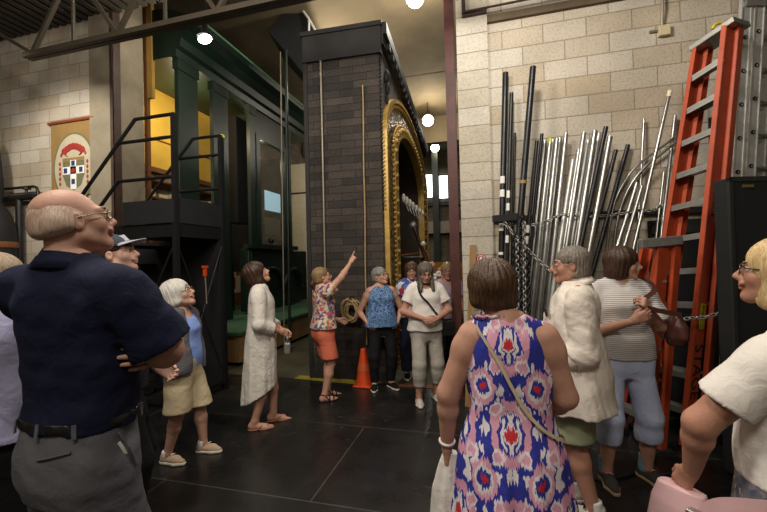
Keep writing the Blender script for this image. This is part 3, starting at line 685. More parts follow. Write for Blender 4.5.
# ------------------------------------------------------------------ ladders
hf = V(-math.sin(YAW), math.cos(YAW), 0); hr = V(math.cos(YAW), math.sin(YAW), 0)
def cpt(px, py, Z): return at(px, py, Z)
def stepladder(name, label, nb, nt_, fb, ft, steps, zs, rear, web=.10, grp=None, cap=True):
    """near side rail nb->nt_, far side rail fb->ft; rear: sideways offset of the rear frame"""
    o = empty(name, (nb.x, nb.y, 0)); tag(o, label, 'ladder', grp); z0 = V(nb.x, nb.y, 0)
    nb, nt_, fb, ft = nb-z0, nt_-z0, fb-z0, ft-z0
    ex = (fb-nb).normalized()
    def rail(nm, p, q, w, flip):
        m = MB(); d = (q-p).normalized(); s = ex.cross(d).normalized()
        m.bar(p, q, .008, w, s)                      # web, its broad side faces along the steps
        # flanges
        for sg_ in (-1, 1): 
            off = s*(w/2*sg_) + ex*(.016*flip)
            m.bar(p+off, q+off, .036, .008, s)
        return m.build(nm, M_orng, o)
    rail('front_rail', nb, nt_, web, 1); rail('front_rail', fb, ft, web, -1)
    rail('rear_rail', nb+rear[0], nt_+rear[1], web*.55, 1); rail('rear_rail', fb+rear[0], ft+rear[1], web*.55, -1)
    for i in range(steps):
        t = zs*(i+1)
        p, q = nb+(nt_-nb)*t, fb+(ft-fb)*t
        s = ex.cross((nt_-nb).normalized()).normalized()
        m = MB(); m.bar(p, q, web*.9, .022, V(0, 0, 1)); m.bar(p-V(0, 0, .018)-s*web*.42, q-V(0, 0, .018)-s*web*.42, .006, .05)
        m.build('step', M_alud, o)
        if i % 2 == 1:
            p2, q2 = nb+rear[0]+(nt_+rear[1]-nb-rear[0])*t, fb+rear[0]+(ft+rear[1]-fb-rear[0])*t
            MB().bar(p2, q2, .03, .02).build('rear_brace', M_alud, o)
    if cap:
        c = nt_+rear[1]*.5; c2 = ft+rear[1]*.5
        w = rear[1].length+web*1.1
        MB().bar(c-ex*.04, c2+ex*.04, w, .05).build('top_cap', M_alud, o, .006)
    for p in (nb, fb, nb+rear[0], fb+rear[0]): MB().box((p.x-.06, p.y-.05, 0), (p.x+.06, p.y+.05, .035)).build('foot', M_blkm, o)
    return o, z0
nb = G(688, 449); nt_ = cpt(731, 24, 3.27); fb = nb+hf*.40+hr*-.17; ft = cpt(697, 49, 3.52)
big, z0 = stepladder('step_ladder', 'tall orange folded stepladder lettered STAGE leaning up the wall', V(nb.x, nb.y, .03), nt_, V(fb.x, fb.y, .03), ft, 11, .0835, (hr*.135, hr*.09), .13, 'orange stepladders')
# lettering down the near rail
d = (nt_-nb); e = d.normalized(); s = hf.cross(e).normalized()
M_ltr = mat('black_marker', srgb(22, 16, 14), .7)
def rail_text(body, px_y, size):
    # letters read downwards along the rail
    best = min((abs((lambda q: (q-EYE).dot(up)/(q-EYE).dot(fwd))(nb+d*(k/400)) - (H/2-px_y)/F), k/400) for k in range(401))[1]
    c = nb+d*best-z0
    n_ = -(fb-nb).normalized(); n_ = (n_-e*n_.dot(e)).normalized(); s_ = e.cross(n_); c = c + n_*.006
    if s_.dot(hr) < 0: s_ = -s_
    M_ = Matrix.Translation(c) @ Matrix(((-e.x, s_.x, n_.x, 0), (-e.y, s_.y, n_.y, 0), (-e.z, s_.z, n_.z, 0), (0, 0, 0, 1)))
    return M_
if True:
    for body, py, sz in (('STAGE', 372, .16), ('STAGE', 205, .07)):
        t_ = text('lettering', body, sz, M_ltr, rail_text(body, py, sz), big)
    for py, nm in ((316, 'yellow_label'), ):
        M_ = rail_text('', py, 1)
        MB().box((-.11, -.032, 0), (.11, .032, .0015), M_).build(nm, MATS['fluorescent_yellow'], big)
        MB().box((-.10, -.005, .0015), (.02, .005, .002), M_).box((-.10, .012, .0015), (.08, .018, .002), M_).box((-.10, -.022, .0015), (.06, -.016, .002), M_).build('label_print', M_ltr, big)
MB().tube([nt_-z0+hr*.0+V(.0, 0, .02)+hf*.1+hr*(.07*math.cos(t))+V(0, 0, .05*math.sin(t)) for t in [PI*i/8 for i in range(9)]], .012, 8).build('yellow_handle', mat('yellow_plastic', srgb(214, 190, 40), .5), big)

# shorter stepladder behind it
nb2 = G(648, 454); nt2 = cpt(664, 245, 3.12); fb2 = nb2+hf*.42-hr*.10; ft2 = cpt(645, 248, 3.43)
hw = hr
sm_, z2 = stepladder('step_ladder', 'shorter orange stepladder with a grey cap behind the woman in stripes', V(nb2.x, nb2.y, .03), nt2, V(fb2.x, fb2.y, .03), ft2, 5, .165, (hr*.13, hr*.115), .10, 'orange stepladders', cap=False)
c = [cpt(640, 244, 3.12)-z2, cpt(681, 240, 3.12)-z2]
MB().bar(c[0], c[1], .05, .075).build('top_cap', M_alud, sm_, .006)
MB().box((-.018, -.001, -.03), (.018, .001, .03), Matrix.Translation(cpt(662, 272, 3.17)-z2) @ Matrix.Rotation(YAW, 4, 'Z')).build('label', M_white, sm_)
MB().box((-.022, -.001, -.035), (.022, .001, .035), Matrix.Translation(cpt(663, 262, 3.17)-z2) @ Matrix.Rotation(YAW, 4, 'Z')).build('picture_label', M_ltr, sm_)

# aluminium extension ladder
def extension():
    o_b = cpt(736, 180, 3.48)
    T = cpt(746, 0, 3.48); wd = (hf*.35+hr*.94).normalized(); dirv = (T-o_b).normalized(); b0 = o_b - dirv*(o_b.z/dirv.z)
    o = empty('extension_ladder', (b0.x, b0.y, 0)); tag(o, 'aluminium extension ladder standing right of the tall orange ladder', 'ladder'); z = V(b0.x, b0.y, 0)
    ln = 5.0
    sd = hf.cross(dirv).normalized()
    if sd.dot(hr) < 0: sd = -sd
    for k in range(2):
        off = sd*(.118*k)
        for far in (0, 1):
            m = MB(); f_ = wd*(.34*far) + off
            m.bar(b0-z+f_, b0-z+f_+dirv*ln, .02, .088, sd)
            for sg_ in (-1, 1): m.bar(b0-z+f_+sd*(.042*sg_), b0-z+f_+sd*(.042*sg_)+dirv*ln, .034, .008, sd)
            m.build('side_rail', M_alu, o)
        for i in range(13):
            c = b0-z+off+dirv*(.25+.305*i+.06*k)
            MB().tube([c, c+wd*.34], .016, 10).build('rung', M_alu, o)
            MB().lathe([(.0001, 0), (.02, 0), (.02, .004)], 14, Matrix.Translation(c-hf*.012) @ Matrix.Rotation(YAW, 4, 'Z') @ Matrix.Rotation(R(90), 4, 'X')).build('rung_end', M_blkm, o)
    c = cpt(752, 4, 3.47)-z
    MB().bar(c-hr*.07, c+hr*.1, .05, .05).build('lock', M_alud, o)
    return o
extension()
# black case panel standing at the right edge
pb = at(722, 300, 2.9); pt = at(719, 181, 2.9)
bp = empty('road_case', (pb.x+.6, pb.y+.02, 0), YAW); tag(bp, 'tall black flat case with a small brass plate, behind the blonde woman', 'case')
hh = pt.z
MB().box((-.62, 0, 0.02), (.62, .14, hh)).build('shell', M_blkm, bp, .01)
MB().box((-.625, -.006, hh-.03), (.625, .02, hh+.004)).box((-.625, -.006, 0), (-.60, .02, hh)).box((-.625, -.006, 0), (.625, .02, .03)).build('edging', mat('dark_edging', srgb(34, 38, 34), .5), bp)
MB().box((-.53, -.008, hh-.075), (-.45, .0, hh-.055)).build('name_plate', mat('brass', srgb(150, 130, 70), .4, .7), bp)
# plain black panels leaning behind the ladders
for k, (px, zt, lab) in enumerate(((655, 2.0, 'black panel leaning on the wall behind the orange ladders'), (720, 3.0, 'taller black panel leaning on the wall at the right edge'))):
    p = onY(px, 300, 4.45)
    f = empty('black_panel', (p.x, 4.52-.045*k, 0)); f.rotation_euler = (R(-.8), 0, 0); tag(f, lab, 'scenery flat')
    MB().box((0, 0, 0), (.62+1.28*k, .03, zt)).build('panel', M_inner, f)
    m = MB()
    for z in (.1, zt*.5, zt-.1): m.box((.02, -.025, z-.04), (.60+1.28*k, 0, z+.04))
    m.build('batten', M_blkm, f)
chain('steel_chain', sag(cpt(640, 321, 3.16), cpt(690, 318, 3.12), .02)+sag(cpt(690, 318, 3.12), cpt(732, 306, 3.1), .03), 'silver chain tying both orange ladders at waist height', .045, .006)
# cable on the floor
p = G(560, 470); Q = [G(x, y)+V(0, 0, .012) for x, y in ((545, 478), (560, 480), (580, 474), (600, 482), (625, 478), (645, 470), (662, 476), (700, 470))]
tag(MB().tube(Q, .011, 8).build('floor_cable', M_blk), 'black cable lying on the floor before the ladders', 'cable')

# ------------------------------------------------------------------ lamps, windows far behind
def globe(p, r, label, st=6, watts=0, ztop=6.59, name='pendant_globe_lamp', col=(1, .86, .62)):
    o = empty(name, p); tag(o, label, 'lamp', 'ceiling lamps in the back hall')
    MB().ball((0, 0, 0), r, 14).build('globe', emis('lamp_glow', col, st), o)
    MB().lathe([(.05, r*.95), (.07, r*1.0), (.06, r*1.5), (.02, r*1.7)], 16).tube([(0, 0, r*1.6), (0, 0, ztop-p.z)], .012).build('stem', M_blk, o)
    return o
globe(at(415, -2, 6.5), .15, 'round ceiling lamp at the top centre of the picture', 16)
globe(at(428, 120.5, 12.0), .17, 'nearer of two round lamps between tower and red post', 16)
globe(at(435, 148, 15.0), .16, 'farther of two round lamps between tower and red post', 16)
o = empty('flood_lamp', at(205, 39, 5.9)); tag(o, 'bright oval flood lamp above the tram roof', 'lamp')
MB().ball((0, 0, 0), .10, 14, (1.1, .7, .65)).build('lens', emis('flood_glow', (1, .95, .85), 22), o)
MB().lathe([(.115, .03), (.10, .09), (.05, .12), (.015, .6)], 20).build('hood', M_blk, o)
def lamp(name, loc, w, col=(1, .82, .58), r=.15, spot=None, aim=None):
    d = bpy.data.lights.new(name, 'SPOT' if spot else 'POINT'); d.energy = w; d.color = col; d.shadow_soft_size = r
    ob = bpy.data.objects.new(name, d); COL.objects.link(ob); ob.location = loc
    if spot: d.spot_size = R(spot); d.spot_blend = .6; ob.rotation_euler = (Vector(aim)-Vector(loc)).to_track_quat('-Z', 'Y').to_euler()
    return ob
for i, (px, py) in enumerate(((425, 175), (439, 176))):
    a, b_ = onY(px, py, 17.45), onY(px+(11 if i == 0 else 9), py+22, 17.45)
    w = empty('window_%d' % (i+1), (a.x, 17.45, b_.z)); ST(w)
    MB().box((0, 0, 0), (b_.x-a.x, .03, a.z-b_.z)).build('pane', emis('daylight_glass', (.85, 1, .95), 3.0), w)
    ww, hh_ = b_.x-a.x, a.z-b_.z
    MB().box((-.05, -.03, -.05), (ww+.05, .0, 0)).box((-.05, -.03, hh_), (ww+.05, 0, hh_+.05)).box((-.05, -.03, 0), (0, 0, hh_)).box((ww, -.03, 0), (ww+.05, 0, hh_)).build('window_frame', M_blk, w)
p = G(441, 315, 0); p = onY(438.5, 300, 15.5)
tag(MB().box((p.x-.12, 15.4, 0), (p.x+.12, 15.6, 6.6)).build('green_column', M_green), 'dark green steel column in front of the far bright windows', 'column')
a = onY(428, 203, 17.3)
tag(MB().box((a.x-.6, 17.2, a.z-.15), (a.x+3, 17.45, a.z)).build('wall_beam', M_blk), 'dark beam below the far bright windows', 'beam')
a = onY(428, 222, 16.8)
tag(MB().box((a.x-.6, 16.9, a.z-.5), (a.x+3, 17.4, a.z+.02)).build('hanging_duct', M_conduit), 'pale grey duct box below the far bright windows', 'duct')
a = onY(440, 262, 12)
tag(MB().box((a.x-.8, 11.9, 0), (a.x+1.2, 12.2, a.z)).build('yellow_barrier', mat('amber_paint', srgb(190, 140, 40), .6)), 'amber barrier far behind the woman in lilac', 'barrier')

# ------------------------------------------------------------------ light
w = bpy.data.worlds.new('world'); SC.world = w; w.use_nodes = True
w.node_tree.nodes['Background'].inputs[0].default_value = (.9, .85, .78, 1); w.node_tree.nodes['Background'].inputs[1].default_value = .02
WARM = (1, .925, .82)
lamp('hall_lamp_right', (.1, 2.7, 4.35), 132, WARM, .12)
lamp('hall_lamp_left', (-5.6, 2.5, 4.25), 220, WARM, .12, spot=88, aim=(-6.2, 4.6, 2.9))
lamp('hall_lamp_mid', (-2.0, 1.2, 4.3), 220, WARM, .3)
lamp('hall_lamp_near', (.2, -1.6, 5.2), 260, WARM, .5)
lamp('hall_lamp_near_left', (-3.4, -1.6, 5.2), 90, WARM, .5)
lamp('back_lamp', (-1.05, 6.4, 5.75), 110, WARM, .15)
lamp('back_lamp_2', (-1.5, 11.5, 5.7), 90, WARM, .15)
lamp('hull_fill', (-3.2, 7.6, 5.6), 90, WARM, .15)  # added fill for the dark lower tram, out of view behind the tower
lamp('tram_fill', (-5.58, 6.25, 4.7), 45, (1, .84, .5), .1)  # added light for the yellow panels, kept out of view behind a post
lamp('tram_fill_2', (-5.45, 8.35, 4.3), 25, (1, .84, .6), .1)
lamp('roof_lamp', tuple(at(205, 39, 5.85)+V(.02, -.02, -.02)), 45, (1, .9, .75), .1)
SC.view_settings.view_transform = 'Standard'; SC.view_settings.look = 'None'; SC.view_settings.gamma = 1; SC.view_settings.exposure = 0.35
SC.view_settings.use_curve_mapping = False
SC.cycles.use_denoising = True
SC.cycles.max_bounces = 6
# ================================================================== PEOPLE: fields and surfaces
f32 = np.float32
class Grid:
    def __init__(s, lo, hi, h):
        s.h = h; s.ax = [np.arange(lo[i], hi[i]+h, h, dtype=f32) for i in range(3)]
        s.d = np.full([len(a) for a in s.ax], 1.0, f32)
    def sub(s, lo, hi):
        sl = tuple(slice(max(0, int(np.searchsorted(a, lo[i]))-1), min(len(a), int(np.searchsorted(a, hi[i]))+1)) for i, a in enumerate(s.ax))
        X, Y, Z = (s.ax[i][sl[i]] for i in range(3))
        return sl, (X[:, None, None], Y[None, :, None], Z[None, None, :])
    def op(s, prim, k=.02, mode='u'):
        fn, lo, hi = prim; m = k + 2*s.h
        sl, P = s.sub([c-m for c in lo], [c+m for c in hi])
        a = s.d[sl]
        if a.size == 0: return
        b = fn(*P)
        if mode == 's': b = -b
        kk = max(k, 1e-4); h = np.maximum(kk-np.abs(a-b), 0)/kk
        s.d[sl] = (np.minimum(a, b) - h*h*kk*.25) if mode == 'u' else (np.maximum(a, b) + h*h*kk*.25)
    def cut(s, p, n, k=.004, lo=None, hi=None):
        """remove what lies on the n side of the plane"""
        sl, (X, Y, Z) = s.sub(lo or [-9]*3, hi or [9]*3)
        a = s.d[sl]; b = (X-p[0])*n[0]+(Y-p[1])*n[1]+(Z-p[2])*n[2]
        h = np.maximum(k-np.abs(a-b), 0)/k
        s.d[sl] = np.maximum(a, b)+h*h*k*.25
    def noise(s, fn):
        sl, P = s.sub([-9]*3, [9]*3); s.d += fn(*P).astype(f32)
    def surf(s):
        d = s.d; ins = d < 0; nx, ny, nz = d.shape
        cnt = np.zeros((nx-1, ny-1, nz-1), np.int8)
        for i in (0, 1):
            for j in (0, 1):
                for k in (0, 1): cnt += ins[i:nx-1+i, j:ny-1+j, k:nz-1+k]
        cell = np.argwhere((cnt > 0) & (cnt < 8))
        if len(cell) == 0: return np.zeros((0, 3)), np.zeros((0, 4), int)
        vid = np.full(cnt.shape, -1, np.int64); vid[tuple(cell.T)] = np.arange(len(cell))
        pos = np.zeros((len(cell), 3)); num = np.zeros(len(cell))
        cs = [(i, j, k) for i in (0, 1) for j in (0, 1) for k in (0, 1)]
        dv = {c: d[cell[:, 0]+c[0], cell[:, 1]+c[1], cell[:, 2]+c[2]] for c in cs}
        for a in cs:
            for ax in range(3):
                if a[ax] == 0:
                    b = list(a); b[ax] = 1; b = tuple(b); va, vb = dv[a], dv[b]; x = (va < 0) != (vb < 0)
                    t = np.where(x, va/np.where(x, va-vb, 1), 0)
                    p = np.zeros((len(cell), 3)); p[:] = a; p[:, ax] += t
                    pos[x] += p[x]; num[x] += 1
        pos = (cell + pos/num[:, None])*s.h + np.array([a[0] for a in s.ax])
        quads = []
        for ax in range(3):
            o = [1, 1, 1]; o[ax] = 0
            sl0 = [slice(1, n-1) for n in d.shape]; sl1 = list(sl0); sl0[ax] = slice(0, d.shape[ax]-1); sl1[ax] = slice(1, d.shape[ax])
            A, B = ins[tuple(sl0)], ins[tuple(sl1)]
            e = np.argwhere(A != B)
            fl = A[tuple(e.T)]
            base = e + np.array([0 if i == ax else 1 for i in range(3)])
            u, v = [(1, 2), (2, 0), (0, 1)][ax]
            du = np.zeros(3, int); du[u] = 1; dw = np.zeros(3, int); dw[v] = 1
            q = [vid[tuple((base-du-dw).T)], vid[tuple((base-dw).T)], vid[tuple(base.T)], vid[tuple((base-du).T)]]
            q = np.stack(q, 1); q[~fl] = q[~fl][:, ::-1]; quads.append(q)
        q = np.concatenate(quads); q = q[(q >= 0).all(1)]
        return pos, q
def A3(p): return np.array([p[0], p[1], p[2]], float)
def ell(c, r, M=None):
    c = A3(c); r = A3(r); R_ = np.eye(3) if M is None else np.array(M.to_3x3() if len(M) == 4 else M)
    ex = np.sqrt(((R_*r[None, :])**2).sum(1))
    def fn(X, Y, Z):
        dx, dy, dz = X-c[0], Y-c[1], Z-c[2]
        q = [(R_[0, i]*dx+R_[1, i]*dy+R_[2, i]*dz) for i in range(3)]
        k0 = np.sqrt(sum((q[i]/r[i])**2 for i in range(3))); k1 = np.sqrt(sum((q[i]/r[i]**2)**2 for i in range(3)))
        return k0*(k0-1)/np.maximum(k1, 1e-6)
    return fn, c-ex, c+ex
def cone(a, b, ra, rb, flat=0):
    """round cone from a to b; flat cuts the end at b"""
    a, b = A3(a), A3(b); ba = b-a; l2 = float(ba@ba) or 1e-9; L_ = math.sqrt(l2)
    def fn(X, Y, Z):
        dx, dy, dz = X-a[0], Y-a[1], Z-a[2]; tt = (dx*ba[0]+dy*ba[1]+dz*ba[2])/l2; t = np.clip(tt, 0, 1)
        d = np.sqrt((dx-ba[0]*t)**2+(dy-ba[1]*t)**2+(dz-ba[2]*t)**2) - (ra+(rb-ra)*t)
        return np.maximum(d, (tt-1)*L_) if flat else d
    m = max(ra, rb); return fn, np.minimum(a, b)-m, np.maximum(a, b)+m
def loft(tab, pw=2.3, top=True, fold=None):
    """stack of rounded sections: rows (z, cx, cy, rx, y front, y back)"""
    t = np.array(tab, float); zz = np.linspace(t[0, 0], t[-1, 0], 160); cols = []
    for c in range(1, 6):                      # smooth interpolation
        y = np.interp(zz, t[:, 0], t[:, c]); w = 9; yp = np.pad(y, w, mode='edge'); ker = np.hanning(2*w+1); ker /= ker.sum(); cols.append(np.convolve(yp, ker, 'valid'))
    def fn(X, Y, Z):
        cx, cy, rx, yf, yb = [np.interp(Z, zz, c).astype(f32) for c in cols]
        dx, dy = X-cx, Y-cy
        ry = np.where(dy > 0, yf, yb)
        k = (np.abs(dx/rx)**pw+np.abs(dy/ry)**pw)**(1/pw)
        if fold is not None: k = k - fold(np.arctan2(dx, dy), Z)
        d = (k-1)*np.minimum(rx, ry)
        return np.maximum(d, np.maximum(Z-t[-1, 0], t[0, 0]-Z))
    rx = t[:, 3].max(); return fn, np.array([(t[:, 1]-t[:, 3]).min(), (t[:, 2]-t[:, 5]).min(), t[0, 0]]), np.array([(t[:, 1]+t[:, 3]).max(), (t[:, 2]+t[:, 4]).max(), t[-1, 0]])
def wob(amp, k, seed=0, stretch=(1, 1, 1)):
    r = np.random.RandomState(seed); W_ = [(r.normal(size=3)*k*np.array(stretch), r.uniform(0, 6.28)) for _ in range(7)]
    def fn(X, Y, Z):
        q = .6*np.sin(3*X*k*.3+2*Z*k*.2)
        return amp*sum(np.sin(w[0]*X+w[1]*Y+w[2]*Z+p+q) for w, p in W_)/3.2
    return fn
def mesh_from(parts, name, mats, parent, mfun=None, smooth=True):
    vs = []; fs = []; n = 0
    for v, q in parts: vs.append(v); fs.append(q+n); n += len(v)
    v = np.concatenate(vs); q = np.concatenate(fs)
    me = bpy.data.meshes.new(name); me.vertices.add(len(v)); me.vertices.foreach_set('co', v.astype(f32).ravel())
    me.loops.add(len(q)*4); me.loops.foreach_set('vertex_index', q.astype(np.int32).ravel())
    me.polygons.add(len(q)); me.polygons.foreach_set('loop_start', np.arange(0, len(q)*4, 4, dtype=np.int32))
    me.update(calc_edges=True); me.validate()
    o = link(name, me, mats, parent); me.shade_smooth()
    if mfun is not None:
        c = v[q].mean(1); me.polygons.foreach_set('material_index', mfun(c).astype(np.int32))
    return o
def lo_hi(prims, m=.03):
    return np.min([p[1] for p in prims], 0)-m, np.max([p[2] for p in prims], 0)+m

TORSO = {'f': [(.74, .13, .07, .09), (.82, .172, .10, .122), (.90, .182, .105, .128), (.98, .17, .112, .108), (1.06, .156, .112, .092), (1.14, .148, .108, .092), (1.22, .148, .115, .096), (1.285, .155, .135, .10), (1.35, .165, .108, .10), (1.405, .155, .078, .09), (1.445, .10, .058, .072), (1.49, .056, .05, .056)],
         'm': [(.74, .13, .075, .085), (.82, .162, .10, .115), (.90, .170, .105, .12), (.98, .167, .112, .105), (1.06, .165, .115, .096), (1.14, .166, .115, .096), (1.22, .174, .12, .102), (1.285, .184, .125, .11), (1.35, .19, .112, .115), (1.405, .175, .085, .10), (1.445, .115, .062, .078), (1.49, .064, .056, .062)]}
def skin_mat(name, col):
    lu = sum(col)/3; col = tuple(c*.84+lu*.16 for c in col); m = mat(name, col, .55, var=.13, scale=16, bmp=.12, bscale=110, spec=.35); return m
HAND_POSE = {'relax': [(18, 28, 18)]*4, 'soft': [(32, 40, 25)]*4, 'grip': [(55, 62, 40)]*4, 'fist': [(75, 95, 60)]*4, 'flat': [(4, 8, 6)]*4, 'point': [(0, 4, 3), (80, 95, 60), (80, 95, 60), (80, 95, 60)]}

class Human:
    def __init__(s, label, loc, bearing, Ht=1.65, sex='f', g=1.0, belly=0.0, skin=srgb(200, 152, 124), lean=0.0, sway=0.0, head=(0, 0, 0),
                 R_=None, L_=None, feet=None, h=.011, hh=.006, hn=.0055, arm=1.0, leg=1.0, bare=False, hand_scale=1.0, name='person', group=None, bust=0.0, hs=None, neck=1.0, waist=1.0, hoff=(0, 0, 0)):
        s.root = empty(name, (loc[0], loc[1], 0), YAW-R(bearing)); tag(s.root, label, 'person', group)
        s.sc = k = Ht/1.7; s.sex = sex; s.g = g; s.h = h; s.hh = hh; s.label = label; s.bare = bare
        s.lean = lean; s.sway = sway
        s.hs = hs or (1.0 if sex == 'm' else .955)
        ws = g**.5
        s.tab = []
        for z, rx, yf, yb in TORSO[sex]:
            bl = belly*math.exp(-((z-1.07)/.13)**2); bu = bust*math.exp(-((z-1.285)/.05)**2)
            wq = 1+(waist-1)*math.exp(-((z-1.02)/.12)**2)*1.0
            gg = g*wq if z < 1.33 else 1+(g-1)*max(0, (1.49-z)/.16)*.5
            ox, oy = s.off(z)
            s.tab.append((z*k, ox, oy, (rx*gg+bl*.35)*k, (yf*gg+bl+bu)*k, yb*gg*k))
        sw = {'f': .158, 'm': .186}[sex]*(1+(g-1)*.35)
        ox, oy = s.off(1.385)
        s.sh = {c: V(ox+sg*sw*k, oy-.008, 1.385*k) for c, sg in (('R', 1), ('L', -1))}
        ar = [x*arm*k for x in ({'f': (.053, .043, .036, .0245), 'm': (.058, .049, .041, .029)}[sex])]
        s.ar = ar
        s.J = {}; prims = [(loft(s.tab), .02)]
        ox2, oy2 = s.off(1.485)
        s.piv = V(ox2, oy2+.0, 1.487*k)+V(*hoff)
        yaw, pit, rol = head
        s.RH = Matrix.Rotation(R(-yaw), 3, 'Z') @ Matrix.Rotation(R(pit), 3, 'X') @ Matrix.Rotation(R(rol), 3, 'Y')
        s.hc = s.piv + s.RH @ V(0, .022, .103)*s.hs
        nr = {'f': .050, 'm': .060}[sex]*neck
        s.neckp = [(cone(V(ox, oy-.02, 1.42*k), s.piv + s.RH @ V(0, -.012, .055)*s.hs, nr*1.08, nr*.98), .03)]
        prims += s.neckp
        for c, sg in (('R', 1), ('L', -1)):
            prims.append((cone(V(ox, oy-.02, 1.455*k), s.sh[c]+V(-sg*.02, 0, .018*k), .042*k, .044*k), .05))
            E, W_, hd = dict(R=R_, L=L_)[c] or (V(sg*(sw+.06)*k, -.02, 1.10*k), V(sg*(sw+.07)*k, .07, .86*k), {})
            E, W_ = V(*E), V(*W_); s.J['E'+c], s.J['W'+c] = E, W_
            prims.append((cone(s.sh[c], E, ar[0], ar[1]), .035)); prims.append((cone(E, E+(W_-E)*.3, ar[1]*.97, ar[2]*1.08), .02)); prims.append((cone(E+(W_-E)*.3, W_, ar[2]*1.08, ar[3]), .02))
            prims.append((ell(s.sh[c]+(E-s.sh[c])*.22, (ar[0]*1.06,)*3), .03))
        feet = feet or ((.10, 0, 8), (-.10, 0, -8))
        s.feet = {}
        lr = [x*leg*k for x in ({'f': (.088, .056, .058, .036), 'm': (.086, .058, .060, .039)}[sex])]
        s.lr = lr
        for c, ft in (('R', feet[0]), ('L', feet[1])):
            sg = 1 if c == 'R' else -1
            hip = V(sg*.088*k*g**.5, -.005, .86*k); an = V(ft[0], ft[1], .085*k)
            l1, l2 = .395*k, .395*k; d = an-hip; D = min(d.length, l1+l2-.002); a = (l1*l1-l2*l2+D*D)/(2*D); hgt = math.sqrt(max(0, l1*l1-a*a))
            fdir = Matrix.Rotation(-R(ft[2]), 3, 'Z') @ V(0, 1, 0)
            e = d.normalized(); pv = (fdir-e*fdir.dot(e)).normalized(); kn = hip+e*a+pv*hgt
            s.J['H'+c], s.J['K'+c], s.J['A'+c] = hip, kn, an; s.feet[c] = (V(ft[0], ft[1], 0), R(ft[2]))
            prims += [(cone(hip, kn, lr[0], lr[1]), .03), (cone(kn, kn+(an-kn)*.32, lr[1]*.98, lr[2]), .02), (cone(kn+(an-kn)*.32, an, lr[2], lr[3]), .02),
                      (ell(kn+(an-kn)*.28-fdir*.016*k, (.046*k*leg, .05*k*leg, .10*k)), .02)]
            s.footp(prims, c, k)
        # ---- head
        Hd = s.head_prims()
        body = [p for p in prims]
        lo, hi = lo_hi([p for p, _ in body]); hi[2] = max(s.piv.z + .035, max(max(s.J['E'+c].z, s.J['W'+c].z) for c in 'RL')+.08)
        lo[2] = -.01
        G_ = Grid(lo, hi, h)
        for p, kk in body: G_.op(p, kk)
        G_.cut((0, 0, .003), (0, 0, -1))
        s.parts = [G_.surf()]
        hlo, hhi = np.array(s.hc)-.165, np.array(s.hc)+.165
        hlo[2] = s.piv.z-.02
        G2 = Grid(hlo, hhi, hh)
        for p, kk in s.neckp: G2.op(p, kk)
        for p, kk, md in Hd: G2.op(p, kk, md)
        s.parts.append(G2.surf())
        for c in 'RL':
            hd = (dict(R=R_, L=L_)[c] or (0, 0, {}))[2]
            if hd is None: continue
            s.hand(c, hd, hn, hand_scale)
        m1 = skin_mat('skin_%d' % (hash(tuple(round(x, 3) for x in skin)) % 9999), skin)
        lip = tuple(x*y for x, y in zip(skin, (.90, .74, .72)))
        m2 = mat('lip_%s' % m1.name, lip, .45, var=.05)
        RT = np.array(s.RH.transposed()); hc = np.array(s.hc)
        def mf(c):
            q = (c-hc) @ RT.T/s.hs
            return ((np.abs(q[:, 0]) < .026) & (q[:, 1] > .085) & (q[:, 2] > -.0765) & (q[:, 2] < -.0535 - np.abs(q[:, 0])*.1)).astype(int)
        s.body = mesh_from(s.parts, 'body', [m1, m2], s.root, mf)
        s.skin = m1
    def off(s, z):
        t = max(0, z-.92); return s.sway*t/.5, s.lean*(t/.5)**1.25
    def hp(s, x, y, z): return s.hc + s.RH @ V(x, y, z)*s.hs
    def head_prims(s):
        P = []; q = s.hs; f = s.sex == 'f'
        def E(c, r, k, md='u'): P.append((ell(s.hp(*c), [x*q for x in r], s.RH), k*q, md))
        def Cn(a, b, ra, rb, k, md='u'): P.append((cone(s.hp(*a), s.hp(*b), ra*q, rb*q), k*q, md))
        E((0, -.018, .032), (.073, .094, .083), .02); E((0, .03, -.025), (.061, .064, .083), .035)
        jw = .044 if f else .050
        Cn((jw, .0, -.055), (.012, .068, -.096), .022, .020, .03); Cn((-jw, .0, -.055), (-.012, .068, -.096), .022, .020, .03)
        E((0, .076, -.098), (.020, .016, .015), .02)
        for sg in (1, -1):
            E((sg*.040, .062, -.024), (.023, .022, .024), .025)
            Cn((sg*.012, .092, .024), (sg*.046, .074, .024), .010, .009, .02)
            E((sg*.032, .103, .004), (.019, .017, .013), .014, 's')
            E((sg*.076, -.004, -.004), (.009, .020, .032), .008); E((sg*.084, .004, -.002), (.006, .009, .016), .006, 's')
            E((sg*.0115, .102, -.033), (.0085, .011, .008), .008)
        Cn((0, .094, .012), (0, .118, -.026), .0085, .0115, .016)
        E((0, .097, -.050), (.030, .010, .010), .014)
        E((0, .101, -.059), (.023, .0075, .0055), .006); E((0, .098, -.0695), (.019, .0085, .0065), .006)
        E((0, .110, -.0642), (.020, .008, .0016), .003, 's')
        return P
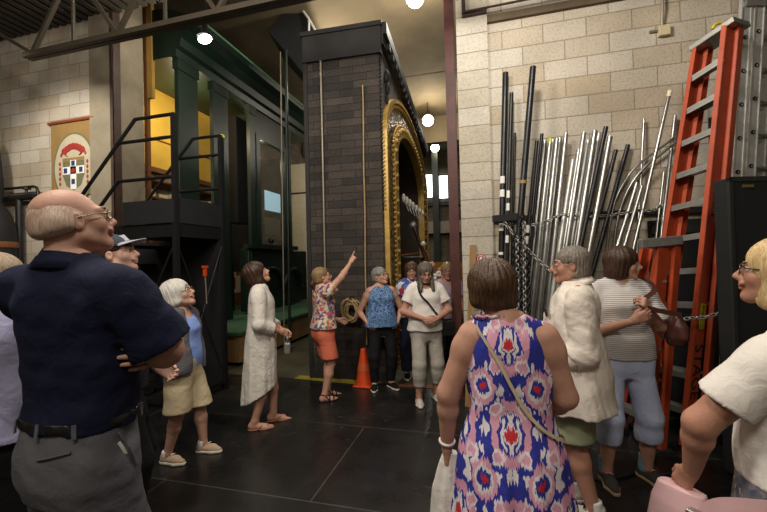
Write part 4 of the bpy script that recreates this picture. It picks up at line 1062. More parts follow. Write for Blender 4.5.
    def face(s, brow=srgb(96, 78, 62), iris=srgb(60, 48, 38), glasses=None, glass_r=.021):
        m_e = mat('eye_white', srgb(226, 220, 212), .25, var=.02); m_i = mat('iris_%d' % (hash(iris) % 999), iris, .2, var=.02)
        for sg in (1, -1):
            v = []; fs = []; n = 10
            c = s.hp(sg*.0315, .0815, .006); r = .0125*s.hs
            mb = MB(); mb.ball((0, 0, 0), r, n)
            M_ = Matrix.Translation(c) @ s.RH.to_4x4() @ Matrix.Rotation(R(-90), 4, 'X')
            o = mb.build('eye', [m_e, m_i], s.root); o.data.transform(M_)
            for p in o.data.polygons:
                pc = sum((o.data.vertices[i].co for i in p.vertices), V(0, 0, 0))/len(p.vertices)
                if (s.RH.transposed() @ (pc-c)).y > r*.80: p.material_index = 1
            # eyelid fold and brow
            MB().tube([s.hp(sg*(.0315+.017*math.cos(t)), .0915-.006*abs(math.cos(t))**2, .0075+.0075*math.sin(t)) for t in [PI*i/8 for i in range(9)]], .0028*s.hs, 6).build('eyelid', s.skin, s.root)
            MB().tube([s.hp(sg*(.014+.038*i/6), .1015-.024*(i/6)**2, .0265+.006*math.sin(PI*i/6*.8)) for i in range(7)], .0042*s.hs, 6, r2=.0022*s.hs).build('eyebrow', mat('brow_%d' % (hash(brow) % 999), brow, .8), s.root)
        if glasses is not None:
            mb = MB(); gr = glass_r
            for sg in (1, -1):
                mb.tube([s.hp(sg*(.033+gr*1.12*math.cos(t)), .1085-.004*abs(math.cos(t)), .004+gr*.8*math.sin(t)) for t in [2*PI*i/18 for i in range(18)]], .0019*s.hs, 6, closed=True)
                mb.tube([s.hp(sg*(.033+gr*1.1), .105, .009), s.hp(sg*.076, .06, .011), s.hp(sg*.081, -.005, .010), s.hp(sg*.079, -.022, -.006)], .0019*s.hs, 6)
            mb.tube([s.hp(-.011, .1085, .008), s.hp(0, .112, .011), s.hp(.011, .1085, .008)], .0018*s.hs, 6)
            g_ = mb.build('glasses', glasses, s.root)
        return s
    def hand(s, c, hd, hn, hsc):
        k = s.sc*hsc*(1.0 if s.sex == 'm' else .94); w = s.J['W'+c]; E = s.J['E'+c]
        u = V(*hd['u']).normalized() if 'u' in hd else (w-E).normalized()
        n = V(*hd.get('n', (-1 if c == 'R' else 1, 0, 0))); n = (n-u*n.dot(u)).normalized()
        t = u.cross(n)*(1 if c == 'R' else -1)
        pose = HAND_POSE[hd.get('pose', 'relax')]; P = []
        w0 = w + u*.004
        kn = []
        for i, (tt, ln) in enumerate(((.030, .086), (.0105, .091), (-.0095, .087), (-.028, .079))):
            kp = w0+u*ln*k+t*tt*k; kn.append(kp); P.append((cone(w0+t*tt*.55*k+u*.008*k, kp, .0155*k, .0125*k), .016))
        P.append((cone(w-(w-E).normalized()*.05, w0+u*.01*k, s.ar[3]*1.06, .023*k), .02))
        for i, (ls, rr) in enumerate((((.040, .024, .019), .0092), ((.044, .028, .020), .0095), ((.041, .026, .019), .009), ((.032, .019, .017), .008))):
            p = kn[i]; ang = 0; sp = (.10, .03, -.03, -.10)[i]
            ud = (u+t*sp).normalized()
            for j, l in enumerate(ls):
                ang += R(pose[i][j]); dv = ud*math.cos(ang)+n*math.sin(ang); q = p+dv*l*k
                P.append((cone(p, q, rr*k*(1-.08*j), rr*k*(.92-.08*j)), .006)); p = q
        th = [w0+u*.022*k+t*.022*k+n*.004*k, w0+u*.052*k+t*.046*k+n*.016*k, w0+u*.083*k+t*.050*k+n*.024*k, w0+u*.104*k+t*.045*k+n*.030*k]
        if hd.get('pose') in ('fist', 'grip', 'point'): th[2] = w0+u*.078*k+t*.036*k+n*.034*k; th[3] = w0+u*.088*k+t*.012*k+n*.040*k
        P += [(cone(th[0], th[1], .016*k, .013*k), .016), (cone(th[1], th[2], .012*k, .0105*k), .007), (cone(th[2], th[3], .0105*k, .009*k), .006)]
        lo, hi = lo_hi([p for p, _ in P], .012); g_ = Grid(lo, hi, hn)
        for p, kk in P: g_.op(p, kk)
        s.parts.append(g_.surf()); s.J['P'+c] = w0+u*.06*k+n*.02*k; s.J['K'+c+'n'] = kn
    def fw(s, c, x, y, z):
        o, a = s.feet[c]; return o + Matrix.Rotation(-a, 3, 'Z') @ V(x, y, z)
    def footp(s, prims, c, k):
        f = lambda x, y, z: s.fw(c, x*k, y*k, z*k); sg = 1 if c == 'R' else -1
        prims += [(cone(f(0, 0, .09), f(0, -.035, .040), .036*k, .034*k), .02), (cone(f(0, -.03, .036), f(0, .105, .026), .033*k, .030*k), .02),
                  (cone(f(-sg*.018, .09, .024), f(-sg*.022, .15, .016), .024*k, .015*k), .012), (cone(f(sg*.018, .085, .022), f(sg*.024, .125, .013), .022*k, .013*k), .012)]
        if s.bare:
            for i in range(5):
                x = -sg*.032+sg*.0155*i; y = .166-.004*i-.0022*i*i
                prims.append((cone(f(x, y-.04, .016), f(x*1.05, y+.012, .0115), .0105*k, (.0115 if i == 0 else .0085)*k), .006))
    # ---------------------------------------------------------------- garments
    def garment(s, name, prims, m_, cuts=(), subs=(), fold=None, h=None, parent=None, clip=None):
        lo, hi = lo_hi([p for p, _ in prims])
        G_ = Grid(lo, hi, h or s.h)
        for p, k in prims: G_.op(p, k)
        if fold is not None:
            for fn in (fold if isinstance(fold, (list, tuple)) else [fold]): G_.noise(fn)
        for sp in subs: G_.op(sp[0], sp[1] if len(sp) > 1 else .006, 's')
        for ct in cuts: G_.cut(*ct)
        return mesh_from([G_.surf()], name, m_, parent or s.root)
    def tsec(s, z0, z1, t=.012, flare=0.0, box=0.0):
        """torso sections between heights (unscaled), inflated"""
        k = s.sc; T = np.array(s.tab); out = []
        for z in np.linspace(z0*k, z1*k, 22):
            r = [np.interp(z, T[:, 0], T[:, c]) for c in range(1, 6)]
            fl = t + flare*max(0, (1.22*k-z))/(.4*k)
            if box:
                b_ = [np.interp(1.24*k, T[:, 0], T[:, c]) for c in range(1, 6)]
                if z < 1.24*k: r = [r[0], r[1]] + [max(r[j], b_[j]*box) for j in (2, 3, 4)]
            out.append((z, r[0], r[1], r[2]+fl, r[3]+fl, r[4]+fl))
        return out
    def sleeve(s, c, frac, t=.012, loose=.0):
        """frac: 0-1 shoulder to elbow, 1-2 elbow to wrist"""
        E, W_, S = s.J['E'+c], s.J['W'+c], s.sh[c]; a = s.ar; out = []
        if frac <= 1: e = S+(E-S)*frac; out.append((cone(S, e, a[0]+t, a[0]+(a[1]-a[0])*frac+t+loose, 1), .014))
        else:
            out.append((cone(S, E, a[0]+t, a[1]+t+loose*.6), .014)); f = frac-1; out.append((cone(E, E+(W_-E)*f, a[1]+t+loose*.6, a[1]+(a[3]-a[1])*f+t+loose, 1), .02))
        out.append((ell(S+(E-S)*.15, (a[0]*1.02+t,)*3), .03))
        ox, oy = s.off(1.42)
        sg = 1 if c == 'R' else -1
        out.append((cone(V(ox+sg*.02, oy-.02, 1.452*s.sc), S+V(-sg*.02, 0, .018*s.sc), .042*s.sc+t, .044*s.sc+t), .04))
        return out
    def top(s, name, m_, hem=.92, sl=(.6, .6), t=.012, flare=.01, loose=.012, neck='crew', drop=.0, fold=None, box=0, ztop=1.475, extra=(), subs=(), cuts=(), sleeveless=False, kn=.02, neckw=.072):
        k = s.sc; pr = [(loft(s.tsec(hem, ztop, t, flare, box)), .02)]
        for c, f in zip('RL', sl):
            if f is not None: pr += s.sleeve(c, f, t, loose)
        ox, oy = s.off(1.46); sb = list(subs)
        if neck == 'crew': sb.append((ell((ox, oy+.012, 1.49*k), (neckw, .080, .045+drop)), .012))
        if neck == 'scoop': sb.append((ell((ox, oy+.06, 1.47*k), (.085, .10, .075+drop)), .015))
        if neck == 'v': sb += [(ell((ox, oy+.0, 1.49*k), (.068, .075, .04)), .012), (cone((ox, oy+.10, 1.47*k), (ox, oy+.13, (1.36-drop)*k), .055, .004), .012)]
        if sleeveless:
            for c, sg in (('R', 1), ('L', -1)): sb.append((ell(s.sh[c]+V(sg*.062*k, 0, -.04*k), (.062*k, .10, .085*k)), .015))
        return s.garment(name, pr + list(extra), m_, cuts, sb, fold)
    def legs(s, name, m_, length, waist=1.04, t=.014, loose=.03, fold=None, parent=None, extra=(), taper=0.0, wt=.010):
        """length: height of the leg hem"""
        k = s.sc; pr = [(loft(s.tsec(.76, waist, wt)), .03)]
        for c in 'RL':
            H_, K, A_ = s.J['H'+c], s.J['K'+c], s.J['A'+c]; lr = s.lr
            pr.append((cone(H_, K, lr[0]+t, lr[1]+t+loose*.7), .035))
            if length < K.z: pr.append((cone(K, A_, lr[1]+t+loose*.7, max(lr[3]+t+loose-taper, lr[3]+.006)), .03)); pr.append((ell(K+(A_-K)*.28, ((lr[2]+t+loose*.6),)*2+(.1,)), .03))
        return s.garment(name, pr+list(extra), m_, [((0, 0, length), (0, 0, -1))], (), fold, parent=parent)
    def shoes(s, m_, sole, kind='sneaker', lace=None, laces=True):
        k = s.sc
        for c in 'RL':
            sg = 1 if c == 'R' else -1; f = lambda x, y, z: s.fw(c, x*k, y*k, z*k)
            pr = [(cone(f(0, -.035, .045), f(0, -.03, .085), .042*k, .037*k), .02), (cone(f(0, -.02, .045), f(-sg*.004, .10, .038), .041*k, .042*k), .02), (cone(f(-sg*.004, .10, .036), f(-sg*.008, .165, .028), .042*k, .027*k), .02)]
            if kind == 'flat': pr = [(cone(f(0, -.035, .035), f(0, -.03, .06), .040*k, .034*k), .02), (cone(f(0, -.02, .03), f(-sg*.004, .10, .026), .038*k, .040*k), .02), (cone(f(-sg*.004, .10, .024), f(-sg*.008, .165, .02), .04*k, .025*k), .02)]
            cuts = [((0, 0, .016), (0, 0, -1)), ((0, 0, (.098 if kind != 'flat' else .07)*k), (0, 0, 1))]
            sh = s.garment('shoe', pr, m_, cuts, h=min(s.h, .007))
            sp = [(cone(f(0, -.038, .012), f(0, .0, .012), .046*k, .040*k), .02), (cone(f(0, .0, .012), f(-sg*.004, .10, .012), .040*k, .048*k), .02), (cone(f(-sg*.004, .10, .012), f(-sg*.008, .17, .012), .048*k, .030*k), .02)]
            s.garment('sole', sp, sole, [((0, 0, .028), (0, 0, 1)), ((0, 0, .001), (0, 0, -1))], h=min(s.h, .007), parent=sh)
            if laces and lace is not None:
                mb = MB()
                for i in range(4):
                    y = .045+.022*i; z = .088-.009*i
                    mb.tube([f(-.024, y, z-.012), f(0, y+.006, z+.001), f(.024, y, z-.012)], .0036, 6)
                mb.tube([f(0, .045, .09), f(.03, .06, .088), f(.012, .05, .092), f(-.03, .06, .088), f(0, .045, .092)], .0032, 6)
                mb.build('laces', lace, sh)
    def sandals(s, m_, kind='thong'):
        k = s.sc
        for c in 'RL':
            sg = 1 if c == 'R' else -1; f = lambda x, y, z: s.fw(c, x*k, y*k, z*k)
            sp = [(cone(f(0, -.035, .004), f(0, .0, .004), .040*k, .036*k), .02), (cone(f(0, .0, .004), f(-sg*.004, .10, .004), .036*k, .046*k), .02), (cone(f(-sg*.004, .10, .004), f(-sg*.010, .165, .004), .046*k, .028*k), .02)]
            sh = s.garment('sandal', sp, m_, [((0, 0, .012), (0, 0, 1)), ((0, 0, .0005), (0, 0, -1))], h=.006)
            mb = MB(); arc = lambda y, r, z0, lift: [f(r*math.cos(t), y, z0+lift*math.sin(t)) for t in [PI*i/10 for i in range(11)]]
            if kind == 'thong':
                mb.tube([f(-.042, .03, .01), f(-.030, .07, .045), f(-sg*.012, .135, .03)], .006, 6).tube([f(.042, .03, .01), f(.030, .07, .045), f(-sg*.012, .135, .03)], .006, 6)
            else:
                for y, r, lf in ((.11, .046, .045), (.06, .042, .062)): mb.tube(arc(y, r, .012, lf), .0085, 6)
                mb.tube([f(.037*math.cos(t), -.01+.036*math.sin(t), .092) for t in [2*PI*i/16 for i in range(16)]], .007, 6, closed=True).tube([f(.04, .06, .01), f(.036, .0, .09)], .006, 6).tube([f(-.04, .06, .01), f(-.036, .0, .09)], .006, 6)
            mb.build('strap', m_, sh)
    def hair(s, m_, vol=.012, length=.03, fringe=.045, side=.0, back=None, lock=.004, nlock=34, ear=False, h=None, part=None, wid=1.0, seed=1, bald=False, extra=(), opening=1.0, fdepth=.0, curl=0, raw=()):
        """length: how far below the head centre the hair reaches"""
        q = s.hs; RH = s.RH
        def E(c, r, k=.02): return (ell(s.hp(*c), [x*q for x in r], RH), k)
        if bald:
            pr = [E((0, -.0225, .016), (.0768, .0958, .086))]
        else:
            pr = [E((0, -.02, .036), ((.079+vol)*wid, .098+vol, .086+vol))]
        if length > .0: pr.append(E((0, -.036, -.01-length*.35), ((.080+vol*.9)*wid, .078+vol*.8, .070+length*.72)))
        pr += list(raw)
        if length > .14: pr += [E((sg_*.068, .018, -.085-length*.3), (.030, .044, .10)) for sg_ in (1, -1)]
        pr += [E(*e) for e in extra]
        lo, hi = lo_hi([p for p, _ in pr], .02); g_ = Grid(lo, hi, h or min(s.hh, .0055))
        for p, k in pr: g_.op(p, k)
        RT = np.array(RH.transposed()); hc = np.array(s.hc)
        def loc_(X, Y, Z):
            dx, dy, dz = X-hc[0], Y-hc[1], Z-hc[2]
            return [(RT[i, 0]*dx+RT[i, 1]*dy+RT[i, 2]*dz)/q for i in range(3)]
        def locks(X, Y, Z):
            x, y, z = loc_(X, Y, Z)
            a = np.arctan2(x, y+.035)
            if curl: return lock*(np.sin(x*curl+2*np.sin(z*curl*.6))+np.sin(y*curl*1.1+1.5*np.sin(x*curl*.7))+np.sin(z*curl*.9+y*curl*.5))*.6
            fade = np.clip(np.sqrt(x*x+(y+.02)**2)/.05, 0, 1)
            return fade*lock*(.45*np.sin(a*nlock/2+1.6*np.sin(z*14+seed)+2.2*np.sin(a*3+seed))+.30*np.sin(a*nlock*1.15+11*z+1.5*np.sin(a*5+z*20))+.55*np.sin(a*5+z*28+seed)*np.sin(x*30+z*15+seed))
        g_.noise(locks)
        n = lambda v: RH @ V(*v)
        # face opening
        o = opening
        g_.op(ell(s.hp(0, .128+fdepth, -.045), [.066*o*q, .086*q, (.045+fringe)*q], RH), .012*q, 's')
        g_.cut(s.hp(0, 0, -length-.012), n((0, .12, -1)), .035)
        if length < .09:      # uncover the jaw and cheeks
            g_.cut(s.hp(0, .052-side, -.0), n((0, 1, -.55)), .012, None, None) if length < .05 else None
        if ear:
            for sg in (1, -1): g_.op(ell(s.hp(sg*.085, .018, -.022), [.03*q, .042*q, .042*q], RH), .01*q, 's')
        if bald:
            g_.cut(s.hp(0, -.02, .075), n((0, .50, 1)), .025); g_.noise(wob(.0016, 60, 3))
            for sg in (1, -1): g_.op(ell(s.hp(sg*.085, .022, -.022), [.03*q, .036*q, .040*q], RH), .01*q, 's')
            g_.cut(s.hp(0, .035, 0), n((0, 1, 0)), .01)
        return mesh_from([g_.surf()], 'hair', m_, s.root)
def hair_mat(name, c, c2=None, rough=.45, bs=.5):
    m, nt, b = nodes(name); v = tc(nt, (1, 1, .12))
    n = N(nt, 'ShaderNodeTexNoise', i_Scale=170.0, i_Detail=3.0, i_Distortion=.6); L(nt, v, n.inputs['Vector'])
    r = ramp(nt, [(.3, c), (.7, c2 or [min(1, x*1.8) for x in c])]); L(nt, n.outputs['Fac'], r.inputs[0]); L(nt, r.outputs[0], b.inputs['Base Color'])
    b.inputs['Roughness'].default_value = rough; b.inputs['Specular IOR Level'].default_value = .4; bump(nt, b, n.outputs['Fac'], bs, .006); return m
def cloth(name, col, var=.10, bmp=.25, rough=.85, scale=4, sheen=.0):
    if name in MATS: return MATS[name]
    m, nt, b = nodes(name); v = tc(nt)
    n = N(nt, 'ShaderNodeTexNoise', i_Scale=float(scale), i_Detail=4.0); L(nt, v, n.inputs['Vector'])
    r = ramp(nt, [(.3, [c*(1-var) for c in col]), (.7, [min(1, c*(1+var)) for c in col])]); L(nt, n.outputs['Fac'], r.inputs[0]); L(nt, r.outputs[0], b.inputs['Base Color'])
    b.inputs['Roughness'].default_value = rough; b.inputs['Specular IOR Level'].default_value = .2
    n2 = N(nt, 'ShaderNodeTexNoise', i_Scale=16.0, i_Detail=5.0, i_Distortion=.8); L(nt, v, n2.inputs['Vector']); bump(nt, b, n2.outputs['Fac'], bmp, .03)
    MATS[name] = m; return m
# ================================================================== THE VISITORS
def tube_part(name, pts, r, m_, parent, n=8): return MB().tube(pts, r, n).build(name, m_, parent)
def smooth_path(P, n=6):
    P = [Vector(p) for p in P]; Q = []
    for i in range(len(P)-1):
        p0, p1, p2, p3 = P[max(0, i-1)], P[i], P[i+1], P[min(len(P)-1, i+2)]
        for k in range(n):
            t = k/n; Q.append(.5*((2*p1)+(p2-p0)*t+(2*p0-5*p1+4*p2-p3)*t*t+(3*p1-p0-3*p2+p3)*t**3))
    return Q+[P[-1]]
def strap_mesh(name, pts, w, th, m_, parent, out):
    """flat band along pts, its broad side facing away from the axis point out"""
    Q = smooth_path(pts, 6); vs = []; fs = []
    for i, p in enumerate(Q):
        t = (Q[min(i+1, len(Q)-1)]-Q[max(0, i-1)]).normalized(); nrm = (p-Vector(out(p))).normalized(); nrm = (nrm-t*nrm.dot(t)).normalized(); sd = t.cross(nrm)
        vs += [p-sd*w/2-nrm*th/2, p+sd*w/2-nrm*th/2, p+sd*w/2+nrm*th/2, p-sd*w/2+nrm*th/2]
    for i in range(len(Q)-1):
        for k in range(4): fs.append((4*i+k, 4*i+(k+1) % 4, 4*i+4+(k+1) % 4, 4*i+4+k))
    n = len(vs); fs += [(3, 2, 1, 0), (n-4, n-3, n-2, n-1)]
    return MB().add(vs, fs).build(name, m_, parent)
def pattern(name, stops, scale=30, base='voronoi', stretch=(1, 1, 1), dist=0.0, rough=.8, feature='F1', rand=1.0, bmp=.15):
    m, nt, b = nodes(name); v = tc(nt, stretch)
    if dist:
        n = N(nt, 'ShaderNodeTexNoise', i_Scale=scale*.4, i_Detail=2.0); L(nt, v, n.inputs['Vector'])
        mx = N(nt, 'ShaderNodeMix', data_type='VECTOR'); mx.inputs[0].default_value = dist; L(nt, v, mx.inputs[4]); L(nt, n.outputs['Color'], mx.inputs[5]); v = mx.outputs[1]
    if base == 'voronoi':
        t = N(nt, 'ShaderNodeTexVoronoi', i_Scale=float(scale), i_Randomness=rand); L(nt, v, t.inputs['Vector'])
        sx = N(nt, 'ShaderNodeSeparateColor'); L(nt, t.outputs['Color'], sx.inputs[0]); src = sx.outputs[0]
    elif base == 'wave':
        t = N(nt, 'ShaderNodeTexWave', i_Scale=float(scale), i_Distortion=.4, bands_direction='Z'); t.inputs['Detail'].default_value = 0; L(nt, v, t.inputs['Vector']); src = t.outputs['Fac']
    else:
        t = N(nt, 'ShaderNodeTexNoise', i_Scale=float(scale), i_Detail=3.0, i_Distortion=1.2); L(nt, v, t.inputs['Vector']); src = t.outputs['Fac']
    r = ramp(nt, stops, 'CONSTANT'); L(nt, src, r.inputs[0]); L(nt, r.outputs[0], b.inputs['Base Color'])
    b.inputs['Roughness'].default_value = rough; b.inputs['Specular IOR Level'].default_value = .2
    n2 = N(nt, 'ShaderNodeTexNoise', i_Scale=16.0, i_Detail=4.0); L(nt, tc(nt), n2.inputs['Vector']); bump(nt, b, n2.outputs['Fac'], bmp, .03)
    return m
H_grey = hair_mat('grey_hair', srgb(118, 112, 104), srgb(176, 168, 156))
H_white = hair_mat('white_hair', srgb(176, 172, 164), srgb(226, 222, 214))
H_brown = hair_mat('brown_hair', srgb(50, 32, 22), srgb(96, 66, 44))
H_dark = hair_mat('dark_brown_hair', srgb(38, 25, 19), srgb(78, 52, 38))
H_mix = hair_mat('greying_brown_hair', srgb(72, 60, 52), srgb(128, 114, 100))
H_blonde = hair_mat('blonde_hair', srgb(176, 140, 88), srgb(232, 206, 154))
H_sand = hair_mat('sandy_hair', srgb(104, 80, 54), srgb(164, 134, 92))
H_pepper = hair_mat('salt_and_pepper_hair', srgb(84, 82, 80), srgb(164, 160, 154))
M_frame = mat('dark_spectacle_frame', srgb(40, 34, 34), .3, var=.05)
M_wire = mat('silver_spectacle_frame', srgb(170, 160, 140), .3, .8, var=.05)
M_leath = mat('black_leather', srgb(24, 23, 23), .4, var=.15, bmp=.1, bscale=60)
M_sole = mat('pale_rubber', srgb(214, 206, 190), .6, var=.06)
M_soled = mat('dark_rubber', srgb(30, 30, 30), .6)

def P_at(px, Z):   # floor position under an image column at a distance along the view
    p = at(px, 258, Z); return (p.x, p.y)

# ---- 1 tall bald man in navy, back right towards the camera
x, y = P_at(77, 1.38)
m1 = Human('tall bald man in a navy polo and grey trousers, arms folded, nearest at left', (x, y), 14, 1.93, 'm', g=.96, waist=.88, hoff=(0, .005, .022), belly=.025, skin=srgb(192, 142, 118), lean=-.01,
           head=(26, 15, 0), R_=((.295, .08, 1.35), (.10, .30, 1.38), {'u': (-.8, .3, .1), 'n': (0, -1, 0)}), L_=((-.22, .22, 1.30), (.20, .17, 1.33), {'u': (.35, -.92, .0), 'n': (-.9, -.2, 0), 'pose': 'relax'}),
           h=.009, hh=.0042, hn=.0045, arm=1.12, hs=1.02)
m1.face(srgb(150, 140, 130), glasses=M_wire)
m1.hair(hair_mat('short_white_hair', srgb(168, 138, 118), srgb(206, 184, 168), bs=.2), length=.02, bald=True, lock=.0)
M_navy = cloth('navy_pique', srgb(22, 27, 50), .14, .3)
k = m1.sc
m1.top('polo_shirt', M_navy, hem=.975, sl=(.93, .93), t=.016, flare=.015, loose=.022, neck='crew', ztop=1.488, fold=[wob(.006, 16, 3, (1, 1, .5)), wob(.0035, 34, 5)], neckw=.06)
nb = m1.piv
mb = MB(); ring_ = lambda z, rx, ry, cy: [V(nb.x+rx*math.sin(t), nb.y+cy+ry*math.cos(t), z+.022*(-math.cos(t))*1.0) for t in [2*PI*i/32 for i in range(32)]]
R0, R1, R2 = ring_(1.452*k, .098, .092, -.012), ring_(1.49*k, .086, .084, -.012), ring_(1.44*k, .116, .108, -.014)
vs = R0+R1+R2; fs = [(i, (i+1) % 32, 32+(i+1) % 32, 32+i) for i in range(32)]+[(32+i, 32+(i+1) % 32, 64+(i+1) % 32, 64+i) for i in range(32)]
o = mb.add(vs, fs, True).build('collar', M_navy, m1.root); sd = o.modifiers.new('t', 'SOLIDIFY'); sd.thickness = .006
M_slate = cloth('slate_trousers', srgb(96, 97, 103), .08, .25)
m1.legs('trousers', M_slate, .06, waist=1.005, t=.012, loose=.045, fold=[wob(.006, 12, 4, (1, 1, .6)), wob(.003, 30, 6)], wt=.022)
def belt(s, z0, z1, t, m_, name='belt'):
    return s.garment(name, [(loft(s.tsec(z0, z1, t)), .004)], m_)
belt(m1, .978, 1.008, .030, M_leath)
T = np.array(m1.tab)
def on_body(s, z, ang, t):
    r = [np.interp(z*s.sc, np.array(s.tab)[:, 0], np.array(s.tab)[:, c]) for c in range(1, 6)]
    dx, dy = math.sin(R(ang)), math.cos(R(ang)); ry = r[3]+t if dy > 0 else r[4]+t; rx = r[2]+t
    q = 1/((abs(dx/rx)**2.3+abs(dy/ry)**2.3)**(1/2.3)); return V(r[0]+dx*q, r[1]+dy*q, z*s.sc)
for a in (180, 132, 60, -60, -132):
    p0, p1 = on_body(m1, 1.01, a, .034), on_body(m1, .97, a, .034); MB().bar(p0, p1, .013, .004, (p0-V(0, 0, p0.z)).normalized()).build('belt_loop', M_slate, m1.root)
tube_part('pocket_welt', [on_body(m1, .915+.004*i, 175-i*8, .026) for i in range(6)], .0035, M_slate, m1.root)
tube_part('pocket_edge', smooth_path([on_body(m1, .96-.03*i, 96-4*i, .03+.002*i) for i in range(5)]), .005, M_slate, m1.root)
strap_mesh('pocket_lining', [on_body(m1, .93-.03*i, 96-4*i, .026+.001*i) for i in range(4)], .010, .004, M_white, m1.root, lambda p: V(0, 0, p.z))
m1.shoes(M_leath, M_soled, lace=M_leath)

# ---- 2 man in lilac at the left edge
x, y = P_at(-5, 1.76)
m2 = Human('grey-haired man in a lilac shirt half hidden at the left edge', (x, y), 2, 1.715, 'm', g=1.04, belly=.04, skin=srgb(186, 132, 106), head=(10, 2, 0), h=.011, hh=.0055,
           R_=((.27, .02, 1.14), (.27, .20, .94), {'pose': 'soft'}))
m2.face(glasses=None)
m2.hair(H_sand if False else hair_mat('sandy_grey_hair', srgb(118, 100, 80), srgb(170, 152, 128)), vol=.012, length=.055, fringe=.05, ear=True, lock=.002, nlock=50)
M_lil = cloth('lilac_cotton', srgb(150, 148, 178), .06, .3)
m2.top('shirt', M_lil, hem=.90, sl=(.95, .95), t=.022, flare=.03, loose=.03, fold=[wob(.006, 14, 8)], box=.92)
m2.legs('trousers', cloth('black_cotton', srgb(28, 28, 30), .15, .3), .06, t=.016, loose=.04)
m2.shoes(M_leath, M_soled, lace=M_leath)

# ---- 3 person in a cap behind the bald man
x, y = P_at(116, 2.3)
m3 = Human('person in a grey and white cap looking up behind the bald man', (x, y), 62, 1.85, 'm', skin=srgb(214, 164, 142), head=(15, 14, 0), h=.012, hh=.0055, R_=((.20, -.10, 1.10), (.06, -.22, .95), {'pose': 'soft'}), L_=((-.22, .02, 1.10), (-.12, .2, 1.0), {'pose': 'soft'}))
m3.face(srgb(70, 50, 38))
m3.hair(H_dark, vol=.004, length=.045, fringe=.03, ear=True, lock=.0015, nlock=50)
M_capw = cloth('pale_grey_cap_cloth', srgb(168, 170, 178), .05, .1); M_capg = cloth('charcoal_cap_cloth', srgb(64, 66, 74), .1, .1)
q = m3.hs
cp = m3.garment('cap', [(ell(m3.hp(0, -.015, .042), (.088*q, .110*q, .088*q), m3.RH), .01)], M_capg, [(m3.hp(0, 0, .045), m3.RH @ V(0, -.12, -1))], h=.0055)
vs = []; n = 18
for lay in (0, 1):
    for i in range(n+1):
        t = PI*i/n; vs.append(m3.hp(.078*math.cos(t), .055+.022*math.sin(t)+.0, .048+.016*math.sin(t)-.004*lay)); vs.append(m3.hp(.080*math.cos(t), .06+.125*math.sin(t), .040+.018*math.sin(t)-.004*lay))
N_ = 2*(n+1); fs = []
for i in range(n):
    a = 2*i; fs += [(a, a+1, a+3, a+2), (N_+a, N_+a+2, N_+a+3, N_+a+1), (a+1, N_+a+1, N_+a+3, a+3)]
MB().add(vs, fs, True).build('brim', M_capw, cp)
MB().ball(m3.hp(0, -.015, .13), .008, 8).build('button', M_capg, cp)
strap_mesh('front_panel', [m3.hp(.05*math.cos(t), -.015+.108*math.sin(t)*.93, .075+.012*math.sin(t)) for t in [PI*(.2+.6*i/8) for i in range(9)]], .045, .004, M_capw, cp, lambda p: m3.hp(0, -.015, .04))
m3.top('jacket', cloth('black_jacket', srgb(30, 32, 40), .15, .3), hem=.85, sl=(1.9, 1.9), t=.024, flare=.02, loose=.012, ztop=1.485)
m3.legs('trousers', MATS['black_cotton'], .06, t=.014, loose=.04); m3.shoes(M_leath, M_soled, lace=M_leath)

# ---- 4 white-haired woman
g4 = G(186, 457)
m4 = Human('white-haired woman in a blue top, grey cardigan and khaki shorts, looking up', (g4.x, g4.y), 92, 1.475, 'f', g=1.06, belly=.02, hs=1.06, skin=srgb(198, 146, 120), lean=-.015, head=(-8, 24, 0), h=.010, hh=.0055,
           R_=((.235, -.13, 1.06), (.10, -.20, .88), {'pose': 'soft'}), L_=((-.235, -.11, 1.06), (-.08, -.21, .86), {'pose': 'soft'}), feet=((.10, -.10, 14), (-.09, .11, 2)))
m4.face(srgb(150, 140, 130), glasses=M_wire)
m4.hair(H_white, vol=.022, length=.075, fringe=.055, lock=.004, nlock=40, wid=1.06)
M_blue = cloth('periwinkle_knit', srgb(132, 158, 224), .05, .25)
m4.top('blouse', M_blue, hem=.90, sl=(.4, .4), t=.012, flare=.01, neck='scoop', fold=wob(.003, 26, 4))
M_card = cloth('grey_cardigan_knit', srgb(96, 94, 98), .1, .35)
ox, oy = m4.off(1.3)
m4.top('cardigan', M_card, hem=.86, sl=(1.98, 1.98), t=.026, flare=.03, loose=.014, neck='v', fold=wob(.004, 22, 6), subs=[(ell((ox, oy+.19, 1.12*m4.sc), (.105, .20, .52)), .02)])
M_khaki = cloth('khaki_cotton', srgb(204, 186, 152), .05, .3)
m4.legs('shorts', M_khaki, .43, t=.026, loose=.055, waist=1.03, fold=wob(.005, 16, 5), wt=.018)
M_tan = cloth('tan_suede', srgb(176, 152, 128), .08, .2)
m4.shoes(M_tan, M_sole, lace=M_cream)
for c in 'RL':
    f = lambda x, y, z: m4.fw(c, x, y, z); m4.garment('sock', [(cone(f(0, -.012, .07), f(0, -.006, .115), .040, .0375), .01)], M_white, [((0, 0, .108), (0, 0, 1))], h=.008)

